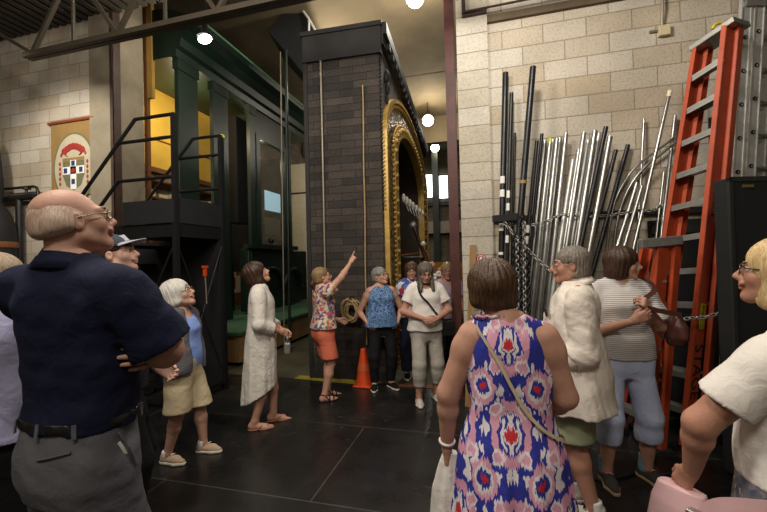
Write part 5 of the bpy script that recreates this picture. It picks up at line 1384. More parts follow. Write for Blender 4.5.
# ---- 5 woman in the long white dress
g5 = G(263, 425)
m5 = Human('dark-haired woman in a long white linen dress, profile, looking up', (g5.x, g5.y), 76, 1.655, 'f', g=1.02, skin=srgb(196, 140, 112), head=(4, 28, 0), h=.011, hh=.006, bare=True,
           R_=((.215, -.005, 1.06), (.085, .19, .955), {'pose': 'soft', 'n': (-1, 0, -.3)}), L_=((-.20, .03, 1.06), (-.03, .225, .94), {'pose': 'soft', 'n': (1, 0, -.3)}), feet=((.085, -.07, 6), (-.085, .10, -2)))
m5.face(srgb(60, 42, 32))
m5.hair(hair_mat('deep_brown_hair', srgb(34, 22, 18), srgb(74, 48, 36)), vol=.032, length=.12, fringe=.05, lock=.005, nlock=26, wid=1.08, extra=[((0, -.06, -.03), (.095, .085, .10))])
M_linen = cloth('white_linen', srgb(222, 216, 206), .03, .4)
k = m5.sc; ox, oy = m5.off(1.25)
dr = [(.22*k, 0, -.02, .185, .15, .185), (.50*k, 0, -.01, .185, .15, .18), (.70*k, 0, 0, .188, .15, .17), (.90*k, 0, .0, .19, .148, .16), (1.05*k, 0, .0, .178, .142, .135), (1.2*k, 0, 0, .168, .14, .122), (1.3*k, ox, oy, .172, .142, .118), (1.38*k, ox, oy, .165, .11, .11), (1.43*k, ox, oy, .125, .08, .09), (1.475*k, ox, oy, .075, .066, .07)]
fld = lambda th, Z: (.035*np.sin(th*9+Z*3)+.02*np.sin(th*17-Z*5))*np.clip((1.0-Z)/.6, 0, 1).astype(f32)
pr = [(loft(dr, 2.15, fold=fld), .02)]
for c in 'RL': pr += m5.sleeve(c, 1.62, .018, .014)
m5.garment('dress', pr, M_linen, [((0, .14, .42), (0, .55, -1))], [(cone((ox, oy+.09, 1.46*k), (ox, oy+.155, 1.30*k), .042, .004), .01)], [wob(.004, 24, 9, (1, 1, .5))], h=.009)
mb = MB(); c0 = V(ox, oy, 1.455*k)
for sg in (1, -1):
    vs = [c0+V(sg*.005, .075, .0), c0+V(sg*.07, .045, .035), c0+V(sg*.08, -.02, .055), c0+V(sg*.07, .09, -.055), c0+V(sg*.108, .05, -.01), c0+V(sg*.105, -.03, .022)]
    mb.add(vs, [(0, 1, 4, 3), (1, 2, 5, 4)])
o = mb.build('collar', M_linen, m5.root); sd = o.modifiers.new('t', 'SOLIDIFY'); sd.thickness = .005
m5.sandals(mat('bronze_leather', srgb(150, 104, 76), .5))
w_ = m5.root.matrix_basis if False else Matrix.Translation(m5.root.location) @ Matrix.Rotation(m5.root.rotation_euler.z, 4, 'Z')
p = w_ @ (m5.J['PR']*.5+m5.J['PL']*.5+V(0, .02, -.06))
pu = empty('purse', (p.x, p.y, p.z-.14), m5.root.rotation_euler.z); tag(pu, 'small silver purse held at the waist by the woman in the white dress', 'purse')
MB().box((-.075, -.03, 0), (.075, .03, .12)).build('body', mat('silver_leather', srgb(150, 148, 146), .35, .5, bmp=.2), pu, .015)
tube_part('strap', smooth_path([(-.07, 0, .115), (-.08, 0, .17), (0, 0, .20), (.08, 0, .17), (.07, 0, .115)]), .006, MATS['silver_leather'], pu)
MB().box((-.015, .03, .06), (.015, .036, .09)).build('clasp', M_goldb, pu)

# ---- 6 pointing woman
g6 = G(325, 399)
m6 = Human('woman in a floral top and coral shorts pointing up at the tower', (g6.x, g6.y), 62, 1.575, 'f', g=1.04, skin=srgb(206, 150, 122), head=(8, 14, 0), h=.011, hh=.006, bare=True,
           R_=((.20, .165, 1.465), (.215, .285, 1.64), {'pose': 'point', 'u': (.05, .5, .85), 'n': (-.5, .7, -.4)}), L_=((-.2, .06, 1.0), (-.12, .24, .92), {'pose': 'soft'}), feet=((.075, -.03, 6), (-.075, .06, 0)))
m6.face(srgb(110, 86, 60), glasses=M_frame)
m6.hair(H_sand, vol=.010, length=.05, fringe=.045, ear=True, lock=.002, nlock=44)
m6.garment('ponytail', [(cone(m6.hp(0, -.11, .0), m6.hp(.0, -.145, -.06), .024, .03), .02), (cone(m6.hp(0, -.145, -.06), m6.hp(.0, -.125, -.16), .03, .012), .02)], H_dark, h=.006)
M_flor = pattern('multicolour_floral', [(0, srgb(214, 196, 178)), (.25, srgb(196, 96, 110)), (.40, srgb(206, 158, 84)), (.54, srgb(88, 92, 140)), (.66, srgb(222, 206, 190)), (.82, srgb(150, 80, 120)), (.93, srgb(90, 120, 96))], 36, dist=.04)
m6.top('blouse', M_flor, hem=.93, sl=(.5, .55), t=.018, flare=.03, loose=.02, box=.93, fold=wob(.004, 22, 3))
M_coral = cloth('coral_cotton', srgb(222, 118, 92), .05, .25)
m6.legs('shorts', M_coral, .50, t=.02, loose=.045, fold=wob(.004, 18, 3), wt=.014)
M_blks = mat('black_sandal_leather', srgb(26, 24, 24), .5)
m6.sandals(M_blks, 'strappy')

# ---- 7 woman in blue sleeveless top
g7 = G(383, 388)
m7 = Human('woman in a blue patterned sleeveless top and black trousers by the cone', (g7.x, g7.y), 168, 1.545, 'f', g=1.12, belly=.03, skin=srgb(204, 148, 120), head=(-38, 12, 0), h=.011, hh=.006,
           R_=((.285, -.05, 1.0), (.19, .07, .86), {'pose': 'soft', 'u': (-.5, .3, -.7), 'n': (-.6, -.6, 0)}), L_=((-.285, -.05, 1.0), (-.2, .07, .86), {'pose': 'soft', 'u': (.5, .3, -.7), 'n': (.6, -.6, 0)}), feet=((.11, 0, 16), (-.11, 0.0, -20)))
m7.face(srgb(110, 100, 92), glasses=M_frame)
m7.hair(H_pepper, vol=.016, length=.055, fringe=.05, lock=.003, nlock=40, ear=True)
M_bp = pattern('blue_white_print', [(0, srgb(38, 66, 118)), (.46, srgb(126, 164, 204)), (.54, srgb(40, 74, 130)), (.62, srgb(170, 196, 218)), (.68, srgb(48, 86, 142))], 44, 'noise')
m7.top('blouse', M_bp, hem=.89, sl=(None, None), t=.016, flare=.03, neck='v', drop=-.02, fold=wob(.004, 20, 2), sleeveless=True, box=.95)
M_bt = MATS['black_cotton']
m7.legs('trousers', M_bt, .10, t=.008, loose=.010)
m7.shoes(cloth('black_mesh', srgb(26, 26, 28), .1, .2), M_sole, lace=M_white)
sx = w_ = Matrix.Translation(m7.root.location) @ Matrix.Rotation(m7.root.rotation_euler.z, 4, 'Z')
bpk = empty('shoulder_bag', w_ @ V(-.20, -.20, .82), m7.root.rotation_euler.z); tag(bpk, 'black shoulder bag worn behind the arm of the woman in blue', 'bag')
MB().box((-.07, -.05, 0), (.07, .05, .26)).build('body', M_leath, bpk, .02)
strap_mesh('strap', [V(.03, .05, .25), V(.07, .14, .50), V(.085, .17, .60), V(.085, .12, .645), V(.07, .02, .60), V(.02, -.02, .25)], .03, .004, M_leath, bpk, lambda p: V(.05, .08, .3))

# ---- 8 woman behind, patterned top
x, y = P_at(411, 5.45)
m8 = Human('short-haired woman with glasses half hidden behind the woman in the white tee', (x, y), 176, 1.60, 'f', g=1.04, skin=srgb(196, 140, 112), head=(6, -4, 0), h=.013, hh=.007)
m8.face(srgb(70, 50, 38), glasses=M_frame)
m8.hair(H_brown, vol=.022, length=.07, fringe=.03, lock=.003, nlock=36, wid=1.05)
M_tri = pattern('red_white_blue_print', [(0, srgb(216, 210, 206)), (.38, srgb(70, 90, 160)), (.58, srgb(170, 60, 80)), (.70, srgb(206, 200, 200)), (.85, srgb(96, 120, 180))], 16, dist=.05)
m8.top('blouse', M_tri, hem=.9, sl=(.55, .55), t=.016, flare=.02, neck='v', box=.92)
m8.legs('trousers', cloth('navy_twill', srgb(40, 46, 66), .1, .2), .10, t=.014, loose=.03); m8.shoes(M_leath, M_sole, lace=M_white)

# ---- 9 woman in white tee
g9 = G(428, 401)
m9 = Human('woman in a white tee and pale grey trousers, looking down, hands joined', (g9.x, g9.y), 172, 1.605, 'f', g=1.08, belly=.015, skin=srgb(192, 136, 110), head=(4, -14, 0), h=.011, hh=.006,
           R_=((.27, .03, 1.06), (.055, .215, .985), {'pose': 'soft', 'u': (-.95, .25, -.1), 'n': (0, -1, 0)}), L_=((-.27, .03, 1.06), (-.05, .225, .975), {'pose': 'soft', 'u': (.95, .2, -.1), 'n': (0, -1, 0)}), feet=((.115, .04, 10), (-.115, -.06, -12)))
m9.face(srgb(70, 58, 50), glasses=M_frame)
m9.hair(hair_mat('ash_brown_hair', srgb(58, 50, 44), srgb(112, 102, 92)), vol=.018, length=.21, fringe=.035, lock=.004, nlock=30, wid=1.04, raw=[(cone(m9.hp(sg*.064, .02, -.03), m9.hc+V(sg*.074, .07, -.19), .028, .020), .03) for sg in (1, -1)])
M_tee = cloth('white_jersey', srgb(228, 222, 214), .02, .3)
m9.top('tee', M_tee, hem=.88, sl=(.62, .62), t=.018, flare=.02, loose=.016, neck='scoop', drop=.0, fold=[wob(.004, 20, 6)], box=.93)
M_lg = cloth('pale_grey_cotton', srgb(176, 170, 160), .05, .3)
m9.legs('trousers', M_lg, .20, t=.012, loose=.018, fold=wob(.003, 20, 7))
m9.shoes(cloth('pale_canvas', srgb(196, 190, 178), .05, .15), M_sole, 'flat')
w_ = Matrix.Translation(m9.root.location) @ Matrix.Rotation(m9.root.rotation_euler.z, 4, 'Z')
cb_ = empty('crossbody_bag', w_ @ V(-.235, .10, .77), m9.root.rotation_euler.z); tag(cb_, 'black crossbody bag at the hip of the woman in the white tee', 'bag')
MB().box((-.07, -.035, 0), (.07, .035, .17)).build('body', M_leath, cb_, .012); MB().box((-.072, .03, .08), (.072, .042, .172)).build('flap', M_leath, cb_, .004)
tt = lambda x, y, z: V(x+.235, y-.10, z-.77)
strap_mesh('strap', [tt(-.20, .14, .93), on_body(m9, 1.10, -30, .034)-V(-.235, .10, .77), on_body(m9, 1.22, 0, .034)-V(-.235, .10, .77), on_body(m9, 1.33, 32, .034)-V(-.235, .10, .77), tt(.105, .03, 1.395), tt(.10, -.03, 1.40), on_body(m9, 1.3, 150, .034)-V(-.235, .10, .77), on_body(m9, 1.1, -155, .034)-V(-.235, .10, .77), tt(-.23, -.03, .95)], .022, .004, M_leath, cb_, lambda p: tt(0, 0, p.z+.77))

# ---- 10 woman in lilac behind the post
x, y = P_at(447, 5.3)
m10 = Human('woman in a lilac top half hidden behind the rusty red post', (x, y), 186, 1.59, 'f', g=1.03, skin=srgb(176, 122, 98), head=(0, -2, 0), h=.013, hh=.007)
m10.face(glasses=M_frame)
m10.hair(H_sand, vol=.014, length=.05, fringe=.045, lock=.003, nlock=40, ear=True)
m10.top('top', cloth('lilac_jersey', srgb(160, 140, 156), .05, .25), hem=.9, sl=(.55, .55), t=.016, flare=.02, neck='scoop', box=.92)
m10.legs('trousers', MATS['black_cotton'], .10, t=.014, loose=.03); m10.shoes(M_leath, M_sole, lace=M_white)
p = at(440, 273, 6.1)
fl_ = empty('flower_bunch', (p.x, p.y, 0)); tag(fl_, 'bunch of pink and white artificial flowers behind the woman in lilac', 'flowers')
MB().tube([(0, 0, .02), (0, 0, p.z-.1)], .015).lathe([(.12, 0), (.12, .02), (.02, .03)], 16).build('stand', M_blk, fl_)
rnd = random.Random(9)
for i in range(16):
    a, b_, c = rnd.uniform(-.17, .17), rnd.uniform(-.1, .1), rnd.uniform(-.14, .17)
    mb = MB()
    for j in range(5): mb.ball((a+.03*math.cos(j*1.256), b_-.02, p.z+c+.03*math.sin(j*1.256)), .024, 5, (1, .6, 1))
    mb.build('blossom', (mat('pink_petal', srgb(214, 150, 150), .7), M_white, mat('leaf_green', srgb(90, 110, 76), .7))[i % 3], fl_)

# ---- 11 woman in the printed dress, seen from behind
x, y = P_at(505, 1.64)
m11 = Human('woman seen from behind in a blue, pink and white printed dress', (x, y), 16, 1.615, 'f', g=.93, hoff=(-.055, .015, .005), belly=.01, skin=srgb(194, 140, 114), head=(-10, -2, 0), h=.009, hh=.0045, hn=.0045, arm=1.2,
           L_=((-.255, -.01, 1.06), (-.275, .05, .80), {'pose': 'grip', 'n': (1, .2, 0)}), R_=((.222, .015, 1.07), (.15, .19, .92), {'pose': 'soft'}), hs=.97)
m11.face()
m11.hair(hair_mat('chestnut_hair', srgb(46, 30, 21), srgb(92, 65, 43)), vol=.020, length=.072, fringe=.05, lock=.005, nlock=56, wid=1.06, h=.0045, extra=[((0, -.035, .025), (.098, .114, .095))])
def ikat():
    m, nt, b = nodes('ikat_print')
    c = N(nt, 'ShaderNodeTexCoord'); sp = N(nt, 'ShaderNodeSeparateXYZ'); L(nt, c.outputs['Object'], sp.inputs[0])
    def M(op, a, b_=None, c_=None):
        n = N(nt, 'ShaderNodeMath', operation=op)
        for i, v in enumerate((a, b_, c_)):
            if v is None: continue
            if isinstance(v, (int, float)): n.inputs[i].default_value = v
            else: L(nt, v, n.inputs[i])
        return n.outputs[0]
    ax = M('ABSOLUTE', sp.outputs[0])
    cb = N(nt, 'ShaderNodeCombineXYZ'); L(nt, ax, cb.inputs[0]); L(nt, sp.outputs[2], cb.inputs[2])
    def noise(sx, sz, off=0):
        mp = N(nt, 'ShaderNodeMapping'); mp.inputs['Scale'].default_value = (sx, 1, sz); mp.inputs['Location'].default_value = (off, off, off); L(nt, cb.outputs[0], mp.inputs['Vector'])
        n = N(nt, 'ShaderNodeTexNoise', i_Scale=1.0, i_Detail=2.0); L(nt, mp.outputs[0], n.inputs['Vector']); return n.outputs['Fac']
    fe = M('MULTIPLY_ADD', noise(150, 9), .07, -.035)            # feathered edges run along the warp
    dx = M('MULTIPLY_ADD', noise(20, 20, 3), .05, -.025)
    zz = M('ADD', sp.outputs[2], fe)
    u = M('PINGPONG', M('ADD', ax, dx), .105)
    v = M('PINGPONG', M('ADD', zz, .06), .17)
    def dist(uu, vv, q): return M('SQRT', M('ADD', M('MULTIPLY', uu, uu), M('MULTIPLY', M('MULTIPLY', vv, vv), q)))
    d = dist(u, v, .42); d2 = dist(M('SUBTRACT', .105, u), M('SUBTRACT', .17, v), .42); d3 = dist(M('SUBTRACT', u, .052), M('SUBTRACT', v, .085), .5)
    blue, white, pink, red = srgb(52, 58, 152), srgb(226, 218, 222), srgb(216, 156, 180), srgb(198, 52, 62)
    mp = N(nt, 'ShaderNodeMapping'); mp.inputs['Scale'].default_value = (1, 1, .5)
    cb2 = N(nt, 'ShaderNodeCombineXYZ'); L(nt, M('ADD', ax, dx), cb2.inputs[0]); L(nt, zz, cb2.inputs[2]); L(nt, cb2.outputs[0], mp.inputs['Vector'])
    vo = N(nt, 'ShaderNodeTexVoronoi', i_Scale=30.0, i_Randomness=.85); L(nt, mp.outputs[0], vo.inputs['Vector'])
    sc = N(nt, 'ShaderNodeSeparateColor'); L(nt, vo.outputs['Color'], sc.inputs[0])
    dab = M('LESS_THAN', vo.outputs['Distance'], M('MULTIPLY_ADD', sc.outputs[2], .22, .31))
    def over(fac, under, top):
        m_ = N(nt, 'ShaderNodeMix', data_type='RGBA'); L(nt, fac, m_.inputs[0])
        for i, c_ in ((6, under), (7, top)):
            if isinstance(c_, tuple): m_.inputs[i].default_value = (*c_, 1)
            else: L(nt, c_, m_.inputs[i])
        return m_.outputs[2]
    def band(x, lo_, hi_): return M('MULTIPLY', M('GREATER_THAN', x, lo_), M('LESS_THAN', x, hi_))
    r3 = ramp(nt, [(0, white), (.78, pink)], 'CONSTANT'); L(nt, sc.outputs[0], r3.inputs[0])
    col = over(dab, blue, r3.outputs[0])
    col = over(band(d, .052, .078), col, pink)
    col = over(M('LESS_THAN', d, .050), col, blue); col = over(M('MULTIPLY', M('LESS_THAN', d, .046), M('GREATER_THAN', M('SINE', M('MULTIPLY', u, 260.0)), .1)), col, white)
    col = over(M('LESS_THAN', d, .024), col, white); col = over(M('LESS_THAN', d, .018), col, red)
    col = over(M('LESS_THAN', d2, .048), col, pink); col = over(M('LESS_THAN', d2, .034), col, white); col = over(M('LESS_THAN', d2, .022), col, blue); col = over(M('LESS_THAN', d2, .010), col, red)
    col = over(M('LESS_THAN', d3, .020), col, white); col = over(M('LESS_THAN', d3, .013), col, pink)
    m2 = N(nt, 'ShaderNodeMix', data_type='RGBA'); m2.inputs[0].default_value = 0.0; L(nt, col, m2.inputs[6])
    L(nt, m2.outputs[2], b.inputs['Base Color']); b.inputs['Roughness'].default_value = .75; b.inputs['Specular IOR Level'].default_value = .2
    n2 = N(nt, 'ShaderNodeTexNoise', i_Scale=18.0, i_Detail=4.0); L(nt, c.outputs['Object'], n2.inputs['Vector']); bump(nt, b, n2.outputs['Fac'], .25, .03)
    return m
M_ikat = ikat(); k = m11.sc; ox, oy = m11.off(1.3)
T = np.array(m11.tab)
dr = [(.42*k, 0, 0, .27, .25, .26), (.60*k, 0, 0, .25, .22, .235), (.80*k, 0, 0, .228, .18, .195), (.93*k, 0, 0, .205, .158, .168), (1.01*k, 0, 0, .182, .145, .135), (1.055*k, 0, 0, .168, .14, .118), (1.11*k, 0, 0, .172, .14, .118), (1.22*k, ox, oy, .176, .145, .12), (1.30*k, ox, oy, .172, .15, .118), (1.38*k, ox, oy, .160, .112, .115), (1.43*k, ox, oy, .12, .082, .095), (1.468*k, ox-.02, oy, .078, .07, .078)]
fld = lambda th, Z: (.03*np.sin(th*11+Z*4)+.018*np.sin(th*19-Z*6))*np.clip((1.03-Z)/.3, 0, 1).astype(f32) + .008*np.sin(th*14)*np.exp(-((Z-1.09)/.05)**2).astype(f32)
sb = [(ell(m11.sh[c]+V(sg*.062*k, 0, -.045*k), (.066*k, .10, .09*k)), .015) for c, sg in (('R', 1), ('L', -1))]
pr = [(loft(dr, 2.2, fold=fld), .02)]+[(cone(V(ox+sg*.03, oy-.02, 1.45*k), V(ox+sg*.135*k, oy-.012, 1.415*k), .048*k, .046*k), .03) for sg in (1, -1)]
m11.garment('dress', pr, M_ikat, [], sb, [wob(.0035, 24, 3)], h=.008)
mb = MB(); nb = m11.piv
fr = []
for lay in range(2):
    for i in range(64):
        t = 2*PI*i/64; rr = (.075 if lay == 0 else .084+.007*math.sin(i*1.9)); fr.append(V(nb.x+rr*math.sin(t)*1.02, nb.y-.012+rr*math.cos(t), (1.458+.018*lay)*k-.014*math.cos(t)+.003*math.sin(i*1.3)))
o = mb.add(fr, [(i, (i+1) % 64, 64+(i+1) % 64, 64+i) for i in range(64)], True).build('ruffle', M_ikat, m11.root); sd = o.modifiers.new('t', 'SOLIDIFY'); sd.thickness = .004
m11.sandals(M_blks)
J = m11.J['WL']; e = (m11.J['WL']-m11.J['EL']).normalized()
M_wat = mat('watch_white', srgb(220, 216, 206), .4)
c = J-e*.025; o1 = e.orthogonal().normalized(); o2 = e.cross(o1)
wr = MB().tube([c+(o1*math.cos(t)+o2*math.sin(t))*.0335*m11.sc for t in [2*PI*i/20 for i in range(20)]], .007, 8, closed=True).build('watch', M_wat, m11.root)
w11 = Matrix.Translation(m11.root.location) @ Matrix.Rotation(m11.root.rotation_euler.z, 4, 'Z')
M_strap = mat('cream_leather', srgb(206, 190, 160), .5, var=.06)
bg = empty('crossbody_purse', w11 @ V(.12, .20, .82), m11.root.rotation_euler.z); tag(bg, 'purse on a thin cream strap across the back of the printed dress', 'purse')
B0 = V(.12, .20, .82)
ob = lambda z, a, t=.0: (lambda q: q)(None) or None
def on_dress(z, ang, t=.006):
    A = np.array(dr); r = [np.interp(z*k, A[:, 0], A[:, c]) for c in range(1, 6)]
    dx, dy = math.sin(R(ang)), math.cos(R(ang)); rx = r[2]+t; ry = (r[3] if dy > 0 else r[4])+t
    q = 1/((abs(dx/rx)**2.2+abs(dy/ry)**2.2)**(1/2.2)); return V(r[0]+dx*q, r[1]+dy*q, z*k)-B0
sp_ = [on_dress(1.455, -60, .016)+V(0, 0, .03), on_dress(1.425, -118, .018)+V(0, 0, .015), on_dress(1.385, -142, .014), on_dress(1.30, -164, .012), on_dress(1.20, 176, .012), on_dress(1.10, 154, .014), on_dress(1.02, 130, .014), on_dress(.97, 105, .016), on_dress(.93, 70, .02), on_dress(.90, 45, .02)]
strap_mesh('strap', sp_, .013, .003, M_strap, bg, lambda p: V(0, 0, p.z)-V(B0.x, B0.y, 0))
MB().box((.02, -.02, -.10), (.07, .12, .06)).build('body', M_strap, bg, .012)
# white cloth in her left hand
kp = m11.J['PL']; p = w11 @ kp
wc = empty('white_jacket', (p.x, p.y, 0), m11.root.rotation_euler.z); tag(wc, 'white folded jacket held low in the left hand of the woman in the printed dress', 'jacket')
zt = kp.z+.005
def cl_fold(th, Z): return (.10*np.sin(th*5+Z*6)+.06*np.sin(th*9-Z*9)).astype(f32)
fn = [(loft([(zt-.62, -.0, .0, .075, .06, .05), (zt-.35, -.01, .0, .085, .055, .05), (zt-.15, -.01, 0, .075, .05, .045), (zt-.03, 0, 0, .05, .035, .03), (zt+.02, 0, 0, .03, .025, .02)], 2.2, fold=cl_fold), .02)]
m11.garment('cloth', fn, M_tee, h=.007, parent=wc)

# ---- 12 man in the loose white shirt
x, y = P_at(574, 2.52)
m12 = Human('grey-haired man in a loose white shirt and green shorts, profile to the left', (x, y), -66, 1.70, 'm', g=1.04, belly=.02, skin=srgb(190, 132, 106), head=(-6, 0, 0), h=.010, hh=.005,
            L_=((-.255, -.03, 1.08), (-.20, .19, .95), {'pose': 'soft'}), R_=((.25, -.02, 1.09), (.20, .18, .95), {'pose': 'soft'}), feet=((.10, .05, 6), (-.10, -.06, -6)))
m12.face(srgb(120, 112, 104), glasses=M_wire)
m12.hair(hair_mat('iron_grey_hair', srgb(84, 76, 68), srgb(146, 136, 124)), vol=.010, length=.075, fringe=.055, ear=True, lock=.003, nlock=60)
M_ws = cloth('white_shirt_cotton', srgb(226, 216, 204), .02, .35)
k = m12.sc; ox, oy = m12.off(1.3)
m12.top('undershirt', cloth('rust_jersey', srgb(178, 92, 66), .06, .2), hem=.95, sl=(.3, .3), t=.004, neck='crew', ztop=1.455)
sh_f = [wob(.009, 15, 5, (1.2, 1.2, .5)), wob(.005, 34, 8, (1.2, 1.2, .5))]
m12.top('shirt', M_ws, hem=.69, sl=(None, None), t=.030, flare=.062, loose=.034, neck='v', drop=-.01, fold=sh_f, box=1.02, ztop=1.485, subs=[(ell((ox, oy+.22, 1.12*k), (.05, .16, .6)), .015)], kn=.03)
for cc in 'RL': m12.garment('sleeve', m12.sleeve(cc, 1.26, .024, .014)[:3], M_ws, fold=[wob(.008, 22, 3, (1, 1, 1.2)), wob(.004, 48, 4)])
mb = MB(); c0 = V(ox, oy, 1.465*k)
rows = [[], [], []]
for i in range(25):
    t = R(-150+300*i/24)+PI; cs, sn = math.cos(t), math.sin(t)
    rows[0].append(c0+V(.092*sn, .085*cs-.012, .0-.03*cs)); rows[1].append(c0+V(.080*sn, .078*cs-.012, .042-.02*cs)); rows[2].append(c0+V(.118*sn, .112*cs-.014, -.006-.034*cs))
vs = rows[0]+rows[1]+rows[2]; fs = [(r_*25+i, r_*25+i+1, (r_+1)*25+i+1, (r_+1)*25+i) for r_ in (0, 1) for i in range(24)]
o = mb.add(vs, fs, True).build('collar', M_ws, m12.root); sd = o.modifiers.new('t', 'SOLIDIFY'); sd.thickness = .006
E, W_ = m12.J['EL'], m12.J['WL']; e = (W_-E).normalized(); c = E+(W_-E)*.25; o1 = e.orthogonal().normalized(); o2 = e.cross(o1)
for cc in 'RL':
    E, W_ = m12.J['E'+cc], m12.J['W'+cc]; e = (W_-E).normalized(); c = E+(W_-E)*.25; o1 = e.orthogonal().normalized(); o2 = e.cross(o1)
    m12.garment('rolled_cuff', [(cone(c, c+e*.055, m12.ar[2]+.028, m12.ar[2]+.032, 1), .01)], M_ws, h=.009)
pk_ = on_body(m12, 1.24, -42, .052)
MB().bar(pk_+V(.005, .0, .05), pk_+V(-.005, .01, -.07), .10, .006, V(-.66, .75, 0)).build('chest_pocket', M_ws, m12.root)
p = (Matrix.Translation(m12.root.location) @ Matrix.Rotation(m12.root.rotation_euler.z, 4, 'Z')) @ (pk_+V(-.006, .012, .055))
sgl = empty('sunglasses', p, m12.root.rotation_euler.z); tag(sgl, 'dark sunglasses tucked in the chest pocket of the white shirt', 'sunglasses')
MB().ball((-.012, .004, 0), .02, 10, (.8, .35, 1.2)).ball((.014, .008, -.004), .02, 10, (.8, .35, 1.2)).build('lens', M_frame, sgl); MB().tube([(-.02, 0, .01), (0, .012, .03), (.02, .01, .008)], .003, 6).build('bridge', M_frame, sgl)
M_sage = cloth('sage_cotton', srgb(150, 156, 124), .06, .25)
m12.legs('shorts', M_sage, .50, t=.024, loose=.05, fold=wob(.005, 16, 9))
m12.shoes(cloth('white_trainer', srgb(206, 200, 188), .05, .2), M_sole, lace=M_blkm)
for c in 'RL':
    f = lambda x, y, z: m12.fw(c, x, y, z); m12.garment('sock', [(cone(f(0, -.012, .08), f(0, -.006, .14), .045, .043), .01)], M_white, [((0, 0, .135), (0, 0, 1))], h=.008)

# ---- 13 woman in striped top
g13 = G(626, 479)
m13 = Human('woman in a striped top and pale blue cropped trousers, hands at her chest', (g13.x, g13.y), 190, 1.70, 'f', g=1.08, belly=.045, skin=srgb(196, 140, 114), head=(-68, -2, 0), h=.010, hh=.005, hn=.005,
            L_=((-.265, .06, 1.09), (-.09, .225, 1.27), {'pose': 'grip', 'u': (.45, .35, .6), 'n': (.7, -.6, 0)}), R_=((.255, .07, 1.085), (.03, .26, 1.20), {'pose': 'soft', 'u': (-.8, .2, .45), 'n': (-.2, -.9, .2)}), feet=((.15, .05, 4), (-.15, -.02, -24)))
m13.face(srgb(60, 42, 32))
m13.hair(H_dark, vol=.022, length=.105, fringe=.03, lock=.0035, nlock=40, wid=1.05)
M_strp = pattern('grey_white_stripe', [(0, srgb(222, 216, 212)), (.60, srgb(156, 150, 150))], 22, 'wave')
k = m13.sc
m13.top('striped_tee', M_strp, hem=.90, sl=(.72, .72), t=.014, flare=.008, loose=.018, neck='v', drop=-.01, fold=wob(.0035, 22, 4))
M_den = cloth('pale_blue_denim', srgb(188, 197, 226), .07, .3)
m13.legs('trousers', M_den, .30, t=.012, loose=.022, fold=[wob(.004, 16, 2)], wt=.012)
M_teal = cloth('teal_sock_knit', srgb(110, 146, 160), .06, .3)
for c in 'RL':
    f = lambda x, y, z: m13.fw(c, x, y, z); m13.garment('sock', [(cone(f(0, -.012, .08), f(0, -.004, .19), .047, .046), .01)], M_teal, [((0, 0, .185), (0, 0, 1))], h=.008)
m13.shoes(cloth('charcoal_mesh', srgb(66, 64, 60), .1, .25), mat('tan_rubber', srgb(170, 140, 110), .6), lace=mat('salmon_lace', srgb(222, 140, 124), .6))
w_ = Matrix.Translation(m13.root.location) @ Matrix.Rotation(m13.root.rotation_euler.z, 4, 'Z'); B0 = V(-.28, .16, 1.02)
hb = empty('hobo_bag', w_ @ B0, m13.root.rotation_euler.z); tag(hb, 'soft brown shoulder bag under the arm of the woman in stripes', 'bag')
M_bl = mat('brown_leather', srgb(72, 38, 30), .45, var=.2, bmp=.15, bscale=30)
m13.garment('body', [(loft([(0, 0, 0, .04, .07, .07), (.06, 0, 0, .055, .105, .105), (.14, 0, 0, .05, .095, .095), (.22, 0, 0, .025, .06, .06)], 2.2), .02)], M_bl, fold=wob(.006, 24, 3), parent=hb)
strap_mesh('strap', [V(0, .07, .22), m13.J['PL']-B0+V(.02, .03, 0), V(.105, -.03, .385), V(.12, -.14, .455), V(.115, -.27, .40), V(.06, -.26, .25), V(0, -.09, .22)], .032, .005, M_bl, hb, lambda p: V(.15, -.12, .2))

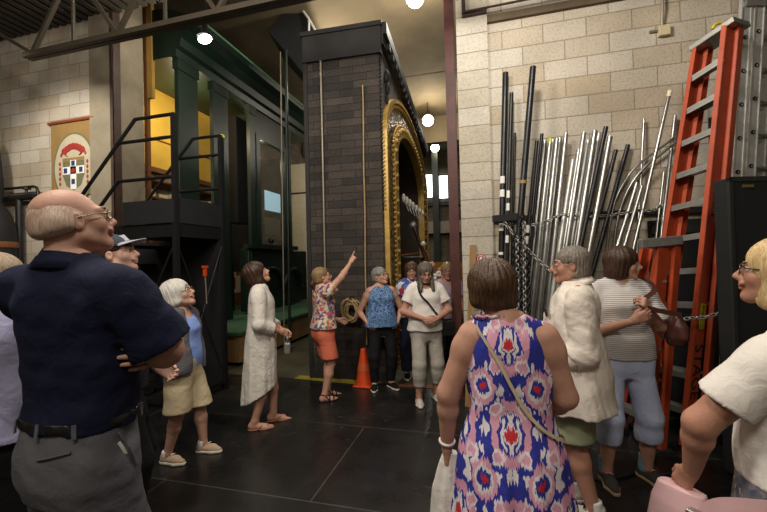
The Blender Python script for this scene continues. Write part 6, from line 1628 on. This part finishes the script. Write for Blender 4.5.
# ---- 14 blonde woman at the right edge
x, y = P_at(792, 1.32)
m14 = Human('blonde woman in a white tee at the right edge, profile to the left', (x, y), -24, 1.585, 'f', g=1.10, hoff=(-.01, .02, .085), belly=.02, skin=srgb(186, 128, 100), head=(-18, 8, 0), h=.009, hh=.0042, hn=.0045, arm=1.25,
            L_=((-.272, .155, 1.055), (-.215, .215, .85), {'pose': 'soft', 'u': (.05, .5, -.85), 'n': (.95, 0, -.2)}), R_=((.24, -.02, 1.06), (.25, .04, .82), {'pose': 'soft'}), bust=.01)
m14.face(srgb(150, 120, 80), glasses=M_frame, glass_r=.024)
m14.hair(H_blonde, vol=.022, length=.13, fringe=.045, lock=.004, nlock=30, wid=1.05, h=.0045)
m14.top('tee', M_tee, hem=.94, sl=(.66, .66), t=.016, flare=.015, loose=.022, neck='scoop', fold=[wob(.005, 16, 3), wob(.003, 30, 7)])
M_fs = pattern('slate_floral', [(0, srgb(104, 102, 110)), (.35, srgb(126, 124, 130)), (.55, srgb(84, 90, 112)), (.68, srgb(166, 150, 120)), (.78, srgb(112, 108, 112)), (.92, srgb(178, 166, 152))], 62, dist=.03)
k = m14.sc
m14.garment('skirt', [(loft([(.30*k, 0, 0, .27, .25, .26), (.6*k, 0, 0, .25, .21, .22), (.82*k, 0, 0, .225, .16, .18), (.93*k, 0, 0, .21, .15, .165), (1.01*k, 0, 0, .195, .145, .14)], 2.2, fold=lambda th, Z: (.025*np.sin(th*10+Z*4)).astype(f32)*np.clip((1.0-Z)/.3, 0, 1).astype(f32)), .02)], M_fs, h=.009)
m14.sandals(M_blks)
w_ = Matrix.Translation(m14.root.location) @ Matrix.Rotation(m14.root.rotation_euler.z, 4, 'Z'); B0 = V(-.21, .26, .44)
pb_ = empty('pink_handbag', w_ @ B0, m14.root.rotation_euler.z); tag(pb_, 'pale pink handbag with a broad strap at the hip of the blonde woman', 'bag')
M_pink = mat('pink_leather', srgb(216, 176, 178), .5, var=.05, bmp=.08, bscale=50)
m14.garment('body', [(loft([(0, 0, 0, .075, .12, .12), (.12, 0, 0, .07, .12, .12), (.26, 0, 0, .055, .105, .105), (.33, 0, 0, .035, .08, .08)], 2.6), .02)], M_pink, fold=wob(.003, 20, 3), parent=pb_, h=.008)
strap_mesh('strap', [V(-.035, -.08, .28), V(-.05, -.16, .36), V(-.03, -.30, .42), V(.02, -.42, .47), V(.10, -.50, .52)], .042, .006, M_pink, pb_, lambda p: V(.23, -.28, p.z))
strap_mesh('strap', [V(-.04, -.13, .24), V(-.055, -.22, .30), V(-.045, -.34, .36), V(.02, -.45, .42), V(.10, -.52, .46)], .042, .006, M_pink, pb_, lambda p: V(.23, -.28, p.z))
MB().box((-.085, -.10, .24), (-.05, -.06, .30)).build('buckle', M_zinc, pb_, .004)
